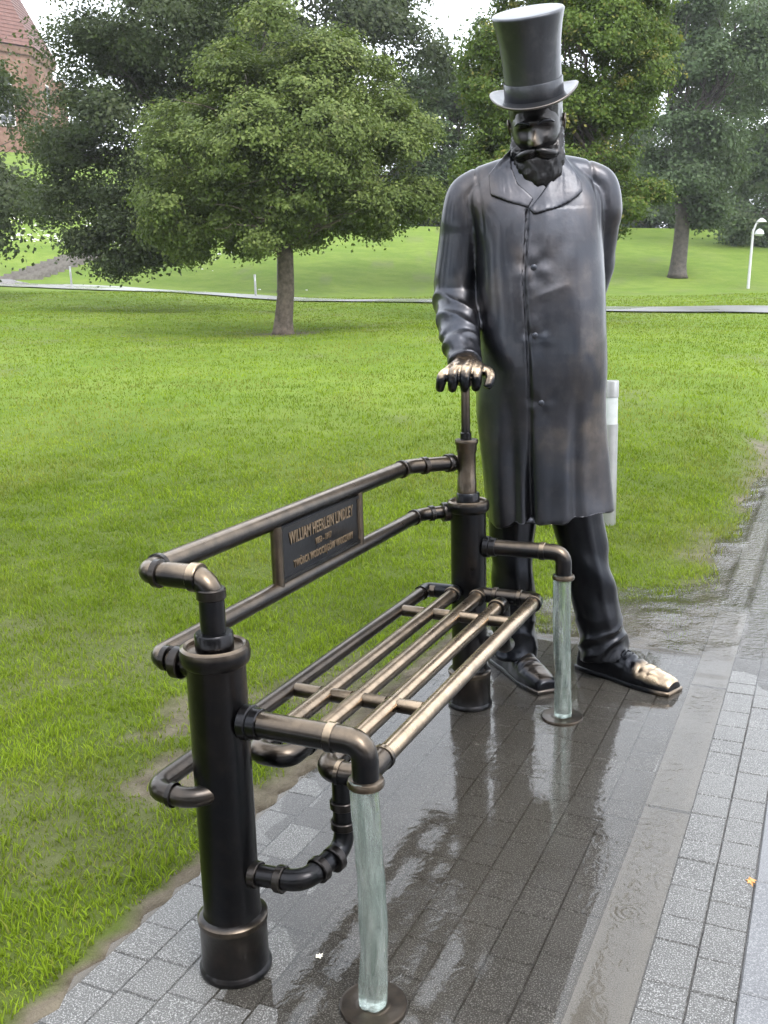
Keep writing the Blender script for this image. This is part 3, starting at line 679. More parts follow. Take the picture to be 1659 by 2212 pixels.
# seat: serpentine of five rods
XR = [-.135, -.022, .072, .173, .276]
def rodwear(f): return lambda c, n: f*sst(-.15, .75, n[:, 2]*.9+n[:, 0]*.25)*sst(-.05, .35, c[:, 1])*sst(1.75, 1.35, c[:, 1])+.06
pipe('seat_rod', [(.004, -.042, ZS), (-.03, -.085, ZS), (XR[0], -.085, ZS), (XR[0], 1.515, ZS), (XR[0]+.04, 1.515, ZS)], RP, rodwear(.12), .06)
pipe('seat_rod', [(XR[1], .2, ZS), (XR[1], 1.5, ZS)], RP, rodwear(.62))
pipe('seat_rod', [(XR[2], .2, ZS), (XR[2], 1.5, ZS)], RP, rodwear(.85))
pipe('seat_rod', [(XR[3], .2, ZS), (XR[3], 1.405, ZS)], RP, rodwear(.95))
pipe('seat_rod', [(XR[4], .2, ZS), (XR[4], 1.5, ZS)], RP*1.04, rodwear(1.3))
R2 = RP*1.2
pipe('return_bend', [(XR[0], 1.47, ZS), (XR[0], 1.525, ZS), (XR[1], 1.525, ZS), (XR[1], 1.49, ZS)], R2, nowear, .05)
pipe('return_bend', [(XR[1], .24, ZS), (XR[1], .16, ZS), (XR[2], .16, ZS), (XR[2], .24, ZS)], R2, some(.15), .055)
pipe('return_bend', [(XR[2], 1.49, ZS), (XR[2], 1.53, ZS), (XR[4], 1.53, ZS), (XR[4], 1.49, ZS)], R2, some(.15), .045)
pipe('return_bend', [(XR[3], .24, ZS), (XR[3], .14, ZS), (XR[4], .14, ZS), (XR[4], .24, ZS)], R2, some(.2), .05)
for x, y in ((XR[1], 1.488), (XR[2], 1.488), (XR[3], 1.40), (XR[4], 1.488), (XR[1], .245), (XR[2], .245), (XR[3], .245), (XR[4], .245)):
    collar((x, y, ZS), (0, 1, 0), R2*1.12, .008, wear=some(.6))
for x in (XR[2]+.055, XR[4]-.06): collar((x, 1.53, ZS), (1, 0, 0), R2*1.15, .008, wear=some(.3))
collar((XR[3]+.045, .14, ZS), (1, 0, 0), R2*1.12, .006, wear=some(.5))
collar((-.075, -.085, ZS), (1, 0, 0), R2*1.02, .006)
for i, (y, f) in enumerate(((.53, .55), (1.27, .7))):
    for a in range(4):
        MB().tube([(XR[a]+RP*.8, y, ZS-.001), (XR[a+1]-RP*.8, y, ZS-.001)], RP*.86, 16).build('seat_tie', BP, bench, wear=rodwear(f*(.4+.2*a)))
# drop pipes from the seat to the pillars
XD = .222
pipe('drop_pipe', [(XD, .14, ZS-.005), (XD, .14, .275), (XD-.03, .0, .262), (.05, .0, .250)], RP*1.06, nowear, .045)
for p, d in (((XD, .14, .385), (0, 0, 1)), ((XD, .14, .335), (0, 0, 1)), ((XD-.003, .095, .271), (.2, 1, .1)), ((XD-.018, .05, .267), (.2, 1, .1)), ((.135, 0, .256), (1, 0, .05)), ((.070, 0, .252), (1, 0, 0))):
    collar(p, d, R2*1.12, .01)
pipe('drop_pipe', [(XR[3], 1.39, ZS), (XR[3], 1.465, ZS), (XR[3], 1.465, .30), (XR[3]-.02, L, .26), (.05, L, .25)], R2, nowear, .045)
for p, d in (((XR[3], 1.465, .395), (0, 0, 1)), ((XR[3], 1.465, .34), (0, 0, 1))): collar(p, d, R2*1.1, .008)
# spouts
XS = .352; ZP = .618
for y in (0, L):
    sp = pipe('spout', [(.06, y, ZP), (XS, y, ZP), (XS, y, ZP-.085)], .0285, some(.25), .06, n=24)
    collar((.073, y, ZP), (1, 0, 0), .039, .011, parent=sp, wear=nowear); collar((.095, y, ZP), (1, 0, 0), .034, .012, parent=sp, wear=nowear)
    collar((XS-.075, y, ZP), (1, 0, 0), .032, .010, parent=sp, wear=some(.7))
    MB().lathe([(.031, -.097), (.038, -.094), (.0395, -.087), (.037, -.080), (.031, -.077)], 28, (XS, y, ZP)).build('spout_lip', BP, sp, wear=lambda c, n: .2*np.ones(len(c)))
# hand pump on the far pillar
pp = MB().lathe([(0.0378, .77), (0.0378, .81), (0.0347, .812), (0.0347, .855), (0.0338, .857), (0.0338, .862), (0.0328, .864), (0.0328, .955), (0.0347, .962), (0.0369, .968), (0.0369, .985), (0.0414, .992), (0.0418, 1.0), (0.0396, 1.006), (0.0162, 1.006)], 32, (-.004, L, 0)).build('pump_barrel', BP, bench, wear=lambda c, n: .15*np.ones(len(c)))
MB().lathe([(.020, 1.0), (.020, 1.028), (.016, 1.032), (.0155, 1.19), (.03, 1.20), (.034, 1.215), (.026, 1.228)], 20, (-.006, L, 0)).build('pump_rod', BP, bench, wear=lambda c, n: .15*sst(1.1, 1.19, c[:, 2]))

# water columns of the spouts and their drain rings
for y, lab, lab2 in ((0, 'pale green water column falling from the spout below the plain elbow pillar', 'round bronze drain ring under the water column at the plain elbow pillar'),
                     (L, 'pale green water column falling beside the shoes of the top hat statue', 'round rusty bronze drain ring beside the shoes of the top hat statue')):
    h = ZP-.09; V = []; F = []; n = 28; K = 60
    for i in range(K+1):
        t = i/K; z = .012+h*t
        r0 = .0315*(1-.06*math.sin(t*3.1))
        for j in range(n):
            a = 2*math.pi*j/n
            d = .0032*mnoise.noise(Vector((math.cos(a)*1.6+y*5, math.sin(a)*1.6, z*11)))+.0016*mnoise.noise(Vector((math.cos(a)*3, math.sin(a)*3+y, z*26)))
            r = r0+d
            V.append((r*math.cos(a)+.004*math.sin(t*4+y), r*math.sin(a)+.003*math.sin(t*5.3), z))
    F = [(i*n+j, i*n+(j+1) % n, (i+1)*n+(j+1) % n, (i+1)*n+j) for i in range(K) for j in range(n)]
    F += [tuple(range(n-1, -1, -1)), tuple(K*n+j for j in range(n))]
    tag(finish('water_column', mesh('water_column', V, F), 'jet', None, (XS, y, 0), smooth=180), lab, 'water jet')
    tag(MB().lathe([(.074, -.004), (.075, .004), (.073, .008), (.066, .009), (.04, .0055), (.036, .007), (.033, .0075)], 36).build('drain_ring', BP, None, loc=(XS, y, .002), wear=lambda c, n: .12*np.ones(len(c))), lab2, 'drain')
# ================================================================== BRONZE STATUE
statue = tag(empty('bronze_statue', (.144, 2.013, 0), math.radians(25)), 'bronze statue of a bearded man in top hat and long coat working a pump', 'statue')
BC, BD = 'bronze_coat', 'bronze_dark'
def nz(v, s, o=0.): return mnoise.noise(Vector((v[0]*s+o, v[1]*s+o*.7, v[2]*s-o)))
def loft(mb, secs, n=48, e=2.4):
    V = []
    for z, cx, cy, a, b in secs:
        for j in range(n):
            t = 2*math.pi*j/n; c, s = math.cos(t), math.sin(t)
            V.append((cx+a*math.copysign(abs(c)**(2/e), c), cy+b*math.copysign(abs(s)**(2/e), s), z))
    K = len(secs); F = [(i*n+j, i*n+(j+1) % n, (i+1)*n+(j+1) % n, (i+1)*n+j) for i in range(K-1) for j in range(n)]
    F += [tuple(range(n-1, -1, -1)), tuple((K-1)*n+j for j in range(n))]
    mb.add(V, F)
def interp_secs(secs, m=5):
    s = np.array(secs, float); t = np.linspace(0, len(s)-1, (len(s)-1)*m+1)
    from_ = np.arange(len(s))
    # smooth cubic-ish interpolation
    out = []
    for q in t:
        i = int(min(q, len(s)-2)); f = q-i
        p0, p1, p2, p3 = s[max(i-1, 0)], s[i], s[i+1], s[min(i+2, len(s)-1)]
        out.append(.5*(2*p1+(p2-p0)*f+(2*p0-5*p1+4*p2-p3)*f*f+(3*p1-p0-3*p2+p3)*f**3))
    return out
def arm(mb, pts, n=28):
    s = interp_secs(pts, 6); mb.tube([p[:3] for p in s], [p[3] for p in s], n)
def remesh(mb, vox, it=6, fac=.5):
    me = mesh('tmp', mb.V, mb.F); o = bpy.data.objects.new('tmp', me); col.objects.link(o)
    m = o.modifiers.new('r', 'REMESH'); m.mode = 'VOXEL'; m.voxel_size = vox
    if it: m = o.modifiers.new('s', 'SMOOTH'); m.factor = fac; m.iterations = it
    dg = bpy.context.evaluated_depsgraph_get(); r = bpy.data.meshes.new_from_object(o.evaluated_get(dg))
    bpy.data.objects.remove(o); bpy.data.meshes.remove(me); return r
def arrays(me):
    n = len(me.vertices); co = np.empty(n*3); me.vertices.foreach_get('co', co)
    no = np.empty(n*3); me.vertex_normals.foreach_get('vector', no); return co.reshape(-1, 3), no.reshape(-1, 3)
def put(me, co): me.vertices.foreach_set('co', co.ravel()); me.update()
# ---- long coat
mb = MB()
loft(mb, interp_secs([(.662, .045, .0, .245, .195), (.80, .028, .0, .243, .19), (1.05, .004, -.005, .244, .19), (1.25, .006, -.015, .242, .205), (1.45, .004, -.015, .236, .20),
                      (1.62, -.002, -.005, .236, .185), (1.76, -.012, .0, .245, .165), (1.84, -.024, .005, .258, .145), (1.90, -.028, .005, .222, .122), (1.945, -.03, .003, .165, .108), (1.98, -.03, 0, .115, .1), (2.01, -.032, -.01, .088, .088)], 5), 64, 2.5)
arm(mb, [(-.03, .0, 1.955, .06), (-.15, 0, 1.923, .062), (-.252, 0, 1.893, .057), (-.287, .0, 1.857, .063), (-.292, .008, 1.78, .078), (-.293, .02, 1.72, .082), (-.31, .03, 1.58, .081), (-.316, .02, 1.49, .082), (-.313, -.09, 1.395, .076), (-.307, -.19, 1.315, .068), (-.303, -.262, 1.268, .060)])
arm(mb, [(-.03, .0, 1.955, .06), (.09, 0, 1.932, .062), (.188, 0, 1.912, .057), (.224, .0, 1.880, .063), (.227, .012, 1.80, .079), (.222, .05, 1.74, .080), (.226, .10, 1.6, .077), (.20, .17, 1.48, .074), (.1, .23, 1.38, .068), (.02, .25, 1.33, .06)])
me = remesh(mb, .0065, 4)
co, no = arrays(me); x, y, z = co.T
th = np.arctan2(y, x); front = sst(.0, .5, -no[:, 1])
xe = np.interp(z, [.62, .70, 1.065, 1.56, 1.80], [-.045, -.049, -.057, -.084, -.062])
body = sst(-.262, -.235, x)*(y > -.235)
low = sst(1.25, .72, z)
dsp = .0055*front*body*sst(-.001, .004, x-xe)*np.exp(-np.maximum(x-xe, 0)/.10)*(z < 1.80)
dsp -= .011*np.exp(-((x-xe+.005)/.0065)**2)*front*body*sst(1.805, 1.79, z)
dsp -= .034*sst(1.05, .68, z)*np.exp(-((x-(xe-.012))/.016)**2)*front*body
dsp += low*body*(.007*np.sin(5*th+2.0*z+.6)+.004*np.sin(9*th-3*z+1.3)+.002*np.sin(15*th+1.1))
dsp -= .016*low*body*np.exp(-((th+1.05)/.10)**2)+.012*low*body*np.exp(-((th+2.2)/.10)**2)
nn = np.array([(nz(v, 6, 1), nz(v, 15, 4), nz((v[0]*1.2, v[1]*1.2, v[2]*.5), 9, 7)) for v in co])
dsp += .0022*nn[:, 0]+.0007*nn[:, 1]+.0018*nn[:, 2]
# pulls and dimples around the buttons
for bx_, bz_ in ((-.050, 1.358), (-.024, 1.115), (-.052, 1.595)):
    rr = np.hypot(x-bx_, z-bz_); an = np.arctan2(z-bz_, x-bx_)
    dsp += front*body*(-.003*np.exp(-(rr/.02)**2)+.0028*np.exp(-((rr-.04)/.025)**2)*np.cos(3*an+1.2))
dsp += front*body*.003*np.exp(-((z-1.50-.35*(x+.02))/.014)**2)*gau(x, .0, .05)
# chest drape from the shoulders
dsp += front*body*.003*np.sin((x*1.0+.18*(1.9-z))*42)*gau(z, 1.72, .12)
# right sleeve folds at the elbow and cuff, left sleeve creases
sl = (1-body)
t_ = z+.30*y
f1 = np.abs(np.sin(t_*33+1.5*nn[:, 0]*3+x*14+.6)); dsp += sl*(.017*(.45-f1))*gau(z, 1.455, .075)*(x < 0)
dsp += sl*(.007*np.sin(t_*60+y*30+nn[:, 2]*5))*gau(z, 1.33, .06)*(x < 0)
dsp += sl*(x < 0)*(.003*np.sin(th*3+z*8))*sst(1.5, 1.75, z)
dsp += (x > .2)*(.006*np.sin(z*34+nn[:, 0]*6))*sst(1.85, 1.6, z)*sst(-.02, .05, y)
# armhole seams
for s0, zc in ((-.232, 1.86), (.186, 1.88)):
    dsp -= .004*np.exp(-((x-s0-.08*(1.86-z))/.006)**2)*sst(1.70, 1.78, z)*sst(-.3, 0.2, -no[:, 1]+.3*no[:, 2])
co = co+no*dsp[:, None]
co[:, 2] += .10*(co[:, 0]-.04)*sst(.95, .66, co[:, 2])+.002*np.sin(6*th)*sst(.8, .66, co[:, 2])
put(me, co)
coatw = lambda c, n: .10*sst(.55, .8, fbm(c[:, 0], c[:, 2], 5, 3))*gau(c[:, 0], .13, .14)*gau(c[:, 2], 1.12, .28)*1.6+.04*sst(.6, .8, fbm(c[:, 0]*2, c[:, 2], 6, 8))
coat = finish('coat', me, BC, statue, smooth=180, wear=coatw)
bvh = BVHTree.FromPolygons([tuple(v) for v in co], [tuple(p.vertices) for p in me.polygons])
def fronty(px, pz, default=-.1):
    h = bvh.ray_cast(Vector((px, -1.2, pz)), Vector((0, 1, 0)))[0]
    return h.y if h else default
def drape(name, poly, parent, off=lambda p: .006, thick=.014, mat=BC, clampy=-.075):
    bm = bmesh.new(); P = []
    for a, b in zip(poly, poly[1:]+poly[:1]):
        k_ = max(1, int(math.hypot(b[0]-a[0], b[1]-a[1])/.008))
        P += [(a[0]+(b[0]-a[0])*i/k_, a[1]+(b[1]-a[1])*i/k_) for i in range(k_)]
    f = bm.faces.new([bm.verts.new((p[0], 0, p[1])) for p in P]); bmesh.ops.triangulate(bm, faces=[f])
    for _ in range(4):
        es = [e for e in bm.edges if e.calc_length() > .013]
        if not es: break
        bmesh.ops.subdivide_edges(bm, edges=es, cuts=1); bmesh.ops.triangulate(bm, faces=bm.faces[:])
    for v in bm.verts: v.co.y = min(fronty(v.co.x, v.co.z), clampy)-off((v.co.x, v.co.z))
    bmesh.ops.recalc_face_normals(bm, faces=bm.faces[:])
    if sum(f.normal.y for f in bm.faces) > 0: bmesh.ops.reverse_faces(bm, faces=bm.faces[:])
    r = bmesh.ops.extrude_face_region(bm, geom=bm.faces[:])
    for v in [g for g in r['geom'] if isinstance(g, bmesh.types.BMVert)]: pass
    for v in [g for g in r['geom'] if isinstance(g, bmesh.types.BMVert)]: v.co.y += 0
    vs = set(g for g in r['geom'] if isinstance(g, bmesh.types.BMVert))
    for v in bm.verts:
        if v not in vs: v.co.y += thick
    for _ in range(2): bmesh.ops.smooth_vert(bm, verts=[v for v in bm.verts], factor=.3, use_axis_y=True, use_axis_x=False, use_axis_z=False)
    bmesh.ops.recalc_face_normals(bm, faces=bm.faces[:])
    bm.verts.ensure_lookup_table(); bm.verts.index_update(); sl_ = MB(); sl_.V = [tuple(v.co) for v in bm.verts]; sl_.F = [tuple(v.index for v in f.verts) for f in bm.faces]; bm.free()
    return finish(name, remesh(sl_, .0035, 5), mat, parent, smooth=180, wear=coatw)
Lp = [(-.118, 2.012), (-.165, 1.965), (-.199, 1.925), (-.197, 1.852), (-.133, 1.823), (-.066, 1.802), (-.045, 1.835), (-.10, 1.89), (-.118, 1.95)]
Rp = [(.058, 2.005), (.092, 1.954), (.130, 1.888), (.130, 1.853), (.084, 1.82), (.039, 1.800), (-.047, 1.778), (-.066, 1.795), (-.018, 1.851), (.026, 1.912), (.046, 1.965)]
drape('lapel', Lp, coat, lambda p: .007+.010*sst(-.10, -.19, p[0]))
drape('lapel', Rp, coat, lambda p: .011+.010*sst(.02, .12, p[0]))
# standing collar round the neck
V = []; n = 36
for zc, rx, ry, o in ((1.935, .118, .105, 0), (1.975, .108, .098, 0), (2.003, .100, .093, 0), (2.003, .092, .086, 0), (1.94, .09, .085, 0)):
    for j in range(n):
        t = math.radians(-40)+math.radians(260)*j/(n-1); V.append((-.03+rx*math.cos(t), .0+ry*math.sin(t), zc+.012*math.sin(t)))
F = [(i*n+j, i*n+j+1, (i+1)*n+j+1, (i+1)*n+j) for i in range(4) for j in range(n-1)]
finish('collar', mesh('collar', V, F), BC, coat, smooth=60, wear=nowear)
for bx_, bz_ in ((-.050, 1.358), (-.024, 1.115), (-.052, 1.595)):
    MB().lathe([(.0001, .006), (.008, .006), (.011, .004), (.0115, .0), (.011, -.006)], 18).build('button', BC, coat, loc=(bx_, fronty(bx_, bz_)+.001, bz_), rot=(math.radians(90), 0, 0), wear=nowear)
# sleeve cuff roll
MB().tube([(-.3035, -.247+.003*i, 1.2765-.0018*i) for i in range(6)], [.058, .0615, .0625, .0625, .0615, .057], 26).build('cuff', BC, coat, wear=lambda c, n: .25*sst(.2, .8, n[:, 2]))
# ---- trousers
def leg(pts, seed, cr):
    mb = MB(); arm(mb, pts, 30); m_ = remesh(mb, .0065, 4); c, n_ = arrays(m_)
    cx = np.interp(c[:, 2], [p[2] for p in pts[::-1]], [p[0] for p in pts[::-1]]); cy = np.interp(c[:, 2], [p[2] for p in pts[::-1]], [p[1] for p in pts[::-1]])
    a = np.arctan2(c[:, 1]-cy, c[:, 0]-cx); q = np.array([(nz(v, 9, seed), nz((v[0], v[1], v[2]*.4), 16, seed+3)) for v in c])
    d_ = .013*(.45-np.abs(np.sin(c[:, 2]*34+2.2*np.sin(a+seed)+q[:, 0]*2.8)))*gau(c[:, 2], .145, .085)
    d_ += .005*q[:, 0]+.004*q[:, 1]+.006*np.exp(-(((a-cr+np.pi) % (2*np.pi)-np.pi)/.16)**2)*sst(.15, .3, c[:, 2])
    d_ += .007*np.sin(c[:, 2]*24+2*a)*gau(c[:, 2], .42, .1)
    put(m_, c+n_*d_[:, None]); return finish('trouser_leg', m_, BD, statue, smooth=180, wear=nowear)
leg([(-.095, .01, .84, .105), (-.10, .005, .65, .097), (-.103, -.005, .485, .086), (-.096, .0, .28, .083), (-.092, .0, .14, .088), (-.092, -.005, .065, .092)], 2, -1.5)
leg([(.115, .0, .84, .11), (.14, -.005, .70, .104), (.172, -.015, .55, .095), (.218, -.03, .33, .089), (.25, -.045, .17, .094), (.262, -.052, .075, .102)], 5, -1.35)
# ---- shoes
def shoe(heel, toe, worn, toe_w=1.0):
    H = Vector((heel[0], heel[1], 0)); T = Vector((toe[0], toe[1], 0)); ln = (T-H).length; ang_ = math.atan2(T.y-H.y, T.x-H.x)
    us = [0, .03, .10, .2, .32, .45, .58, .70, .82, .91, .965, 1.0]
    hw = [.030, .042, .050, .052, .050, .053, .060, .064, .061, .055, .049, .043]
    tp = [.075, .105, .125, .13, .132, .124, .106, .090, .078, .070, .062, .050]
    V = []; n = 26
    for u, h_, t_ in zip(us, hw, tp):
        for j in range(n):
            a = 2*math.pi*j/n; c_, s_ = math.cos(a), math.sin(a)
            yy = h_*math.copysign(abs(c_)**.8, c_); zz = .016+(t_-.016)*(abs(s_)**.85 if s_ > 0 else -.08*abs(s_)**.5)
            V.append((u*ln, yy, zz))
    K = len(us); F = [(i*n+j, (i+1)*n+j, (i+1)*n+(j+1) % n, i*n+(j+1) % n) for i in range(K-1) for j in range(n)]
    F += [tuple(range(n)), tuple((K-1)*n+j for j in range(n-1, -1, -1))]
    mb = MB().add(V, F); m_ = remesh(mb, .005, 4); c, n_ = arrays(m_); u = c[:, 0]/ln
    d_ = -.0035*gau(u, .70, .012)*sst(.2, .7, n_[:, 2])-.003*gau(u, .78, .01)*sst(.2, .7, n_[:, 2])*gau(c[:, 1], 0, .05)+.003*np.sin(u*60)*gau(u, .60, .07)*sst(.1, .6, n_[:, 2])
    d_ += .002*np.array([nz(v, 22, 2) for v in c]); put(m_, c+n_*d_[:, None])
    wf = (lambda c, n: 1.1*sst(.62, .76, c[:, 0]/ln)*sst(.15, .6, n[:, 2])*sst(.025, .04, c[:, 2])*(.45+.55*sst(.3, .5, fbm(c[:, 0], c[:, 1], 38, 4)))) if worn else (lambda c, n: .12*sst(.7, .95, n[:, 2]))
    s = finish('shoe', m_, BD, statue, (H.x, H.y, 0), (0, 0, ang_), smooth=180, wear=wf)
    V = []
    for zz, g in ((.0, .002), (.004, .005), (.017, .006), (.0205, .003)):
        for sg in (1, -1):
            seq = list(zip(us, hw)) if sg > 0 else list(zip(us, hw))[::-1]
            for u, h_ in seq: V.append((u*ln+(g if u > .5 else -g), sg*(h_+g), zz))
    n2 = 2*K; F = [(i*n2+j, i*n2+(j+1) % n2, (i+1)*n2+(j+1) % n2, (i+1)*n2+j) for i in range(3) for j in range(n2)]+[tuple(range(n2))[::-1], tuple(3*n2+j for j in range(n2))]
    finish('sole', mesh('sole', V, F), BD, s, smooth=50, wear=lambda c, n: .35*sst(.85, .98, c[:, 0]/ln)*(1 if worn else .2))
    for i in range(4):
        u = .40+.05*i; zt = np.interp(u, us, tp)+.004
        MB().tube([(u*ln, -.030, zt-.012), (u*ln+.004, -.012, zt), (u*ln-.004, .012, zt), (u*ln, .030, zt-.012)], .004, 8).build('lace', BD, s, wear=nowear)
shoe((-.145, .15), (.005, -.238), False)
shoe((.185, .045), (.478, -.277), True)
# ---- hand on the pump handle
mb = MB(); HX, HY, HZ = -.303, -.31, 1.222
def fing(pts): 
    s = interp_secs(pts, 5); mb.tube([p[:3] for p in s], [p[3] for p in s], 14)
wr = (HX, HY+.055, HZ+.048, .034)
for rx, mx_, tx, ln, rz in ((-.046, -.092, -.098, .024, .000), (-.020, -.053, -.056, .038, .010), (.006, -.012, -.014, .044, .013), (.030, .030, .026, .034, .006)):
    fing([wr, (HX+rx*.7, HY+.015, HZ+.040, .028), (HX+rx*1.2, HY-.018, HZ+.030+rz, .0215), (HX+mx_*.95, HY-.026-ln*.75, HZ+.014+rz*.6, .0192), (HX+(mx_+tx)/2, HY-.022-ln, HZ-.014, .0178), (HX+tx, HY-.004-ln, HZ-.034, .0150)])
fing([wr, (HX+.042, HY+.020, HZ+.030, .026), (HX+.066, HY-.015, HZ+.022, .0215), (HX+.077, HY-.045, HZ+.008, .0190), (HX+.070, HY-.064, HZ-.014, .0170), (HX+.060, HY-.070, HZ-.030, .0135)])
fing([(HX, HY+.09, HZ+.062, .038), wr, (HX, HY+.01, HZ+.022, .036), (HX, HY-.02, HZ+.006, .030)])
me = remesh(mb, .0032, 2)
co, no = arrays(me); d_ = np.array([.0012*nz(v, 55, 3) for v in co])
d_ += .0022*np.sin((co[:, 0]-HX)*160)*gau(co[:, 1], HY-.0, .03)*sst(.3, .8, no[:, 2])
put(me, co+no*d_[:, None])
finish('hand', me, BD, statue, smooth=180, wear=lambda c, n: 1.0*sst(.2, .95, n[:, 2]+.15*n[:, 1]*-1)*(.35+.75*sst(.35, .6, fbm(c[:, 0], c[:, 1]+c[:, 2], 30, 6))))
# ---- head
headM = Matrix.Translation((-.022, -.05, 2.09)) @ Matrix.Rotation(math.radians(-3.2), 4, 'Y') @ Matrix.Rotation(math.radians(-14), 4, 'Z') @ Matrix.Rotation(math.radians(22), 4, 'X')
headR = headM.to_euler(); headL = headM.to_translation()
nu, nv = 110, 90; V = []
for i in range(nv+1):
    ph = math.pi*i/nv
    for j in range(nu):
        t = 2*math.pi*j/nu
        sx_, cz_ = math.sin(ph), math.cos(ph)
        X_ = .089*sx_*math.cos(t); Y_ = .118*sx_*math.sin(t); Z_ = (.145 if cz_ > 0 else .158)*cz_
        if Z_ < 0: X_ *= 1-.18*(Z_/.158)**2; Y_ = Y_*(1-.10*(Z_/.158)**2)-.012*(Z_/.158)**2
        V.append((X_, Y_, Z_))
V = np.array(V); x, y, z = V.T; fr_ = sst(-.02, -.085, y)
dy = .036*np.exp(-(x/.0165)**2)*sst(.035, -.018, z)*sst(-.046, -.030, z)
dy += .010*np.exp(-((np.abs(x)-.017)/.009)**2)*gau(z, -.032, .010)
dy += .011*np.exp(-((z-.036-.006*np.cos(x*40))/.011)**2)*sst(.072, .05, np.abs(x))
dy -= .017*np.exp(-((np.abs(x)-.034)/.020)**2-((z-.012)/.015)**2)
dy += .008*np.exp(-((np.abs(x)-.033)/.012)**2-((z-.011)/.007)**2)
dy -= .003*np.exp(-((np.abs(x)-.033)/.015)**2-((z-.011)/.0018)**2)
dy += .008*np.exp(-((np.abs(x)-.050)/.020)**2-((z+.025)/.018)**2)
dy -= .007*np.exp(-((np.abs(x)-.046)/.016)**2-((z+.062)/.022)**2)
dy += .004*np.exp(-((z-.055-.1*np.abs(x))/.004)**2)*.3
V[:, 1] -= dy*fr_
F = [(i*nu+j, (i+1)*nu+j, (i+1)*nu+(j+1) % nu, i*nu+(j+1) % nu) for i in range(nv) for j in range(nu)]
head = finish('head', mesh('head', V, F), 'bronze_face', statue, headL, headR, smooth=180, wear=lambda c, n: .18*sst(-.12, -.15, c[:, 1]))
MB().tube([(0, .02, -.09), (0, .045, -.16), (0, .06, -.22)], [.075, .074, .08], 24).build('neck', BD, head, wear=nowear)
# eyebrows
for s in (-1, 1):
    MB().tube([(s*.014, -.121, .036), (s*.034, -.119, .044), (s*.056, -.104, .040), (s*.068, -.088, .030)], [.005, .0068, .006, .003], 10).build('eyebrow', BD, head, wear=nowear)
    # ear
    mb = MB(); pts_ = [(.0, .018, -.032), (.006, .004, -.026), (.010, -.006, -.004), (.013, -.006, .016), (.013, .008, .029), (.012, .024, .024), (.010, .028, .006), (.006, .022, -.016), (.002, .016, -.030)]
    mb.tube([(s*(.086+p[0]), .012+p[1], -.004+p[2]) for p in pts_], .0062, 10)
    mb.tube([(s*.078, .016, -.002), (s*.094, .020, .0)], [.030, .018], 14)
    mb.build('ear', BD, head, wear=lambda c, n: .1*np.ones(len(c)))
# beard, moustache, hair with combed strands
def hairy(name, secs, amp, freq, seed, par):
    mb = MB(); loft(mb, interp_secs(secs, 6), 56, 2.1); m_ = mesh(name, mb.V, mb.F); c, n_ = arrays(m_)
    a = np.arctan2(c[:, 1]-np.mean(c[:, 1]), c[:, 0]); q = np.array([nz((v[0], v[1], v[2]*.35), 75, seed) for v in c]); q2 = np.array([nz(v, 18, seed+2) for v in c])
    put(m_, c+n_*(amp*q+amp*1.1*q2+amp*.5*np.sin(a*freq+9*q2))[:, None]); return finish(name, m_, 'bronze_face', par, smooth=180, wear=nowear)
hairy('beard', [(-.228, 0, -.098, .040, .036), (-.215, 0, -.096, .060, .052), (-.18, 0, -.090, .075, .060), (-.14, 0, -.082, .090, .068), (-.105, 0, -.072, .0965, .067), (-.078, 0, -.062, .096, .066), (-.060, 0, -.048, .095, .064), (-.045, 0, -.030, .0935, .054), (-.01, 0, -.005, .0915, .042)], .0050, 34, 3, head)
hairy('hair', [(-.10, 0, .055, .070, .062), (-.05, 0, .035, .088, .090), (.0, 0, .022, .0925, .102), (.05, 0, .015, .0935, .108), (.11, 0, .01, .09, .106)], .003, 40, 5, head)
mb = MB()
for s in (-1, 1):
    for q in range(3):
        mb.tube([Vector((s*.002, -.132+.004*q, -.046-.006*q)), Vector((s*.020, -.134+.004*q, -.052-.007*q)), Vector((s*.042, -.126+.004*q, -.061-.008*q)), Vector((s*.062, -.112+.004*q, -.070-.009*q)), Vector((s*.078, -.096+.004*q, -.078-.010*q))], [.010, .0125, .0125, .010, .004], 12)
mb.build('moustache', 'bronze_face', head, wear=nowear, smooth=180)
# ---- top hat
ZB = .098
prof = [(.102, ZB), (.1005, ZB+.03), (.0998, ZB+.07), (.101, ZB+.12), (.1055, ZB+.18), (.113, ZB+.23), (.121, ZB+.262), (.1225, ZB+.268), (.1225, ZB+.272), (.120, ZB+.2755), (.112, ZB+.2765), (.05, ZB+.2755), (.001, ZB+.275)]
hat = MB().lathe(prof, 56).build('top_hat', 'bronze_hat', head, wear=nowear, smooth=50)
for v in hat.data.vertices: v.co.y *= 1.08
MB().lathe([(.1035, ZB+.006), (.1045, ZB+.008), (.1032, ZB+.060), (.1020, ZB+.062)], 56, cap=False).build('hat_band', 'bronze_hat', hat, wear=nowear).scale = (1, 1.08, 1)
V = []; n = 72; ringp = [(.098, -.002), (.115, -.003), (.135, -.001), (.148, .004), (.1545, .009), (.1565, .014), (.1535, .0165), (.148, .013), (.134, .009), (.115, .007), (.098, .008)]
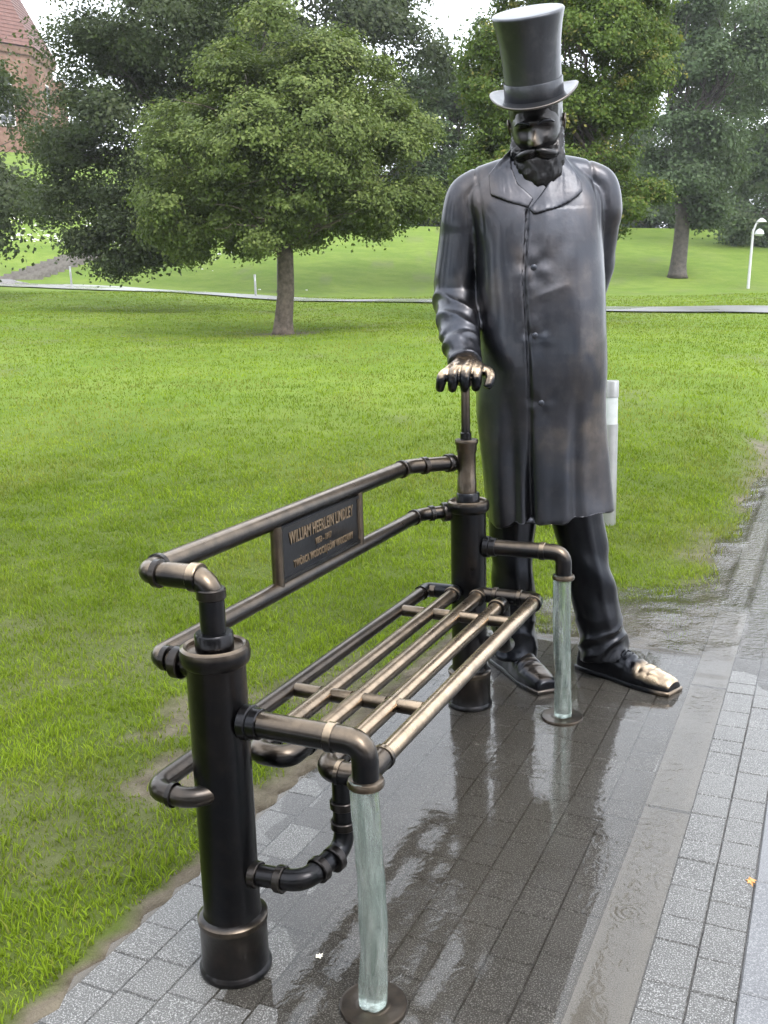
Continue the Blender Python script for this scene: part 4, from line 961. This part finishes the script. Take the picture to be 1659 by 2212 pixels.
for r, dz in ringp:
    for j in range(n):
        t = 2*math.pi*j/n; k_ = max(0, (r-.098)/.058); X_ = r*math.cos(t)*.99; Y_ = r*math.sin(t)*1.1
        V.append((X_, Y_, ZB+dz+k_*(.016*math.cos(t)**4-.012*math.sin(t)**2)))
K = len(ringp); F = [(i*n+j, (i+1)*n+j, (i+1)*n+(j+1) % n, i*n+(j+1) % n) for i in range(K-1) for j in range(n)]
me = mesh('brim', V, F); bm = bmesh.new(); bm.from_mesh(me); bmesh.ops.recalc_face_normals(bm, faces=bm.faces[:]); bm.to_mesh(me); bm.free()
finish('brim', me, 'bronze_hat', hat, smooth=180, wear=lambda c, n: .12*sst(.14, .155, np.hypot(c[:, 0], c[:, 1]/1.1)))
scrap('fallen_leaf', 'dead_leaf', 1.06, .79, .018, 'small orange leaf lying by the dark smooth slabs', 'leaf', .002, 1)
scrap('fallen_leaf', 'dead_leaf_pale', -.44, 4.33, .06, 'curled pale leaf on the lawn between the statue legs', 'leaf', None, 2)
scrap('fallen_leaf', 'dead_leaf', .02, .42, .014, 'tiny orange leaf on the wet pavers under the seat rods', 'leaf', .005, 3)
scrap('paper_scrap', 'paper', .085, -.20, .017, 'crumpled cream paper scrap in front of the plain elbow pillar', 'paper', .003, 4)
scrap('paper_scrap', 'paper', .165, .10, .011, 'tiny cream paper scrap between the elbow pillar and the drain ring', 'paper', .003, 5)

# ================================================================== RAIN HAZE
k = bpy.data.materials.new('rain_haze'); k.use_nodes = True; k.node_tree.nodes.clear()
vo = k.node_tree.nodes.new('ShaderNodeVolumePrincipled'); oo = k.node_tree.nodes.new('ShaderNodeOutputMaterial')
vo.inputs['Color'].default_value = (.95, .97, 1, 1); vo.inputs['Density'].default_value = .00045
k.node_tree.links.new(vo.outputs[0], oo.inputs['Volume']); M['haze'] = k
hx, hy = W2(0, 160)
tag(MB().box((0, 0, 25), (252, 190, 30)).build('haze', 'haze', None, loc=(float(hx), float(hy), 0), rot=(0, 0, math.atan2(R0[1], R0[0])), smooth=0), 'thin pale rain haze filling the air over the park', 'haze', kind='stuff')
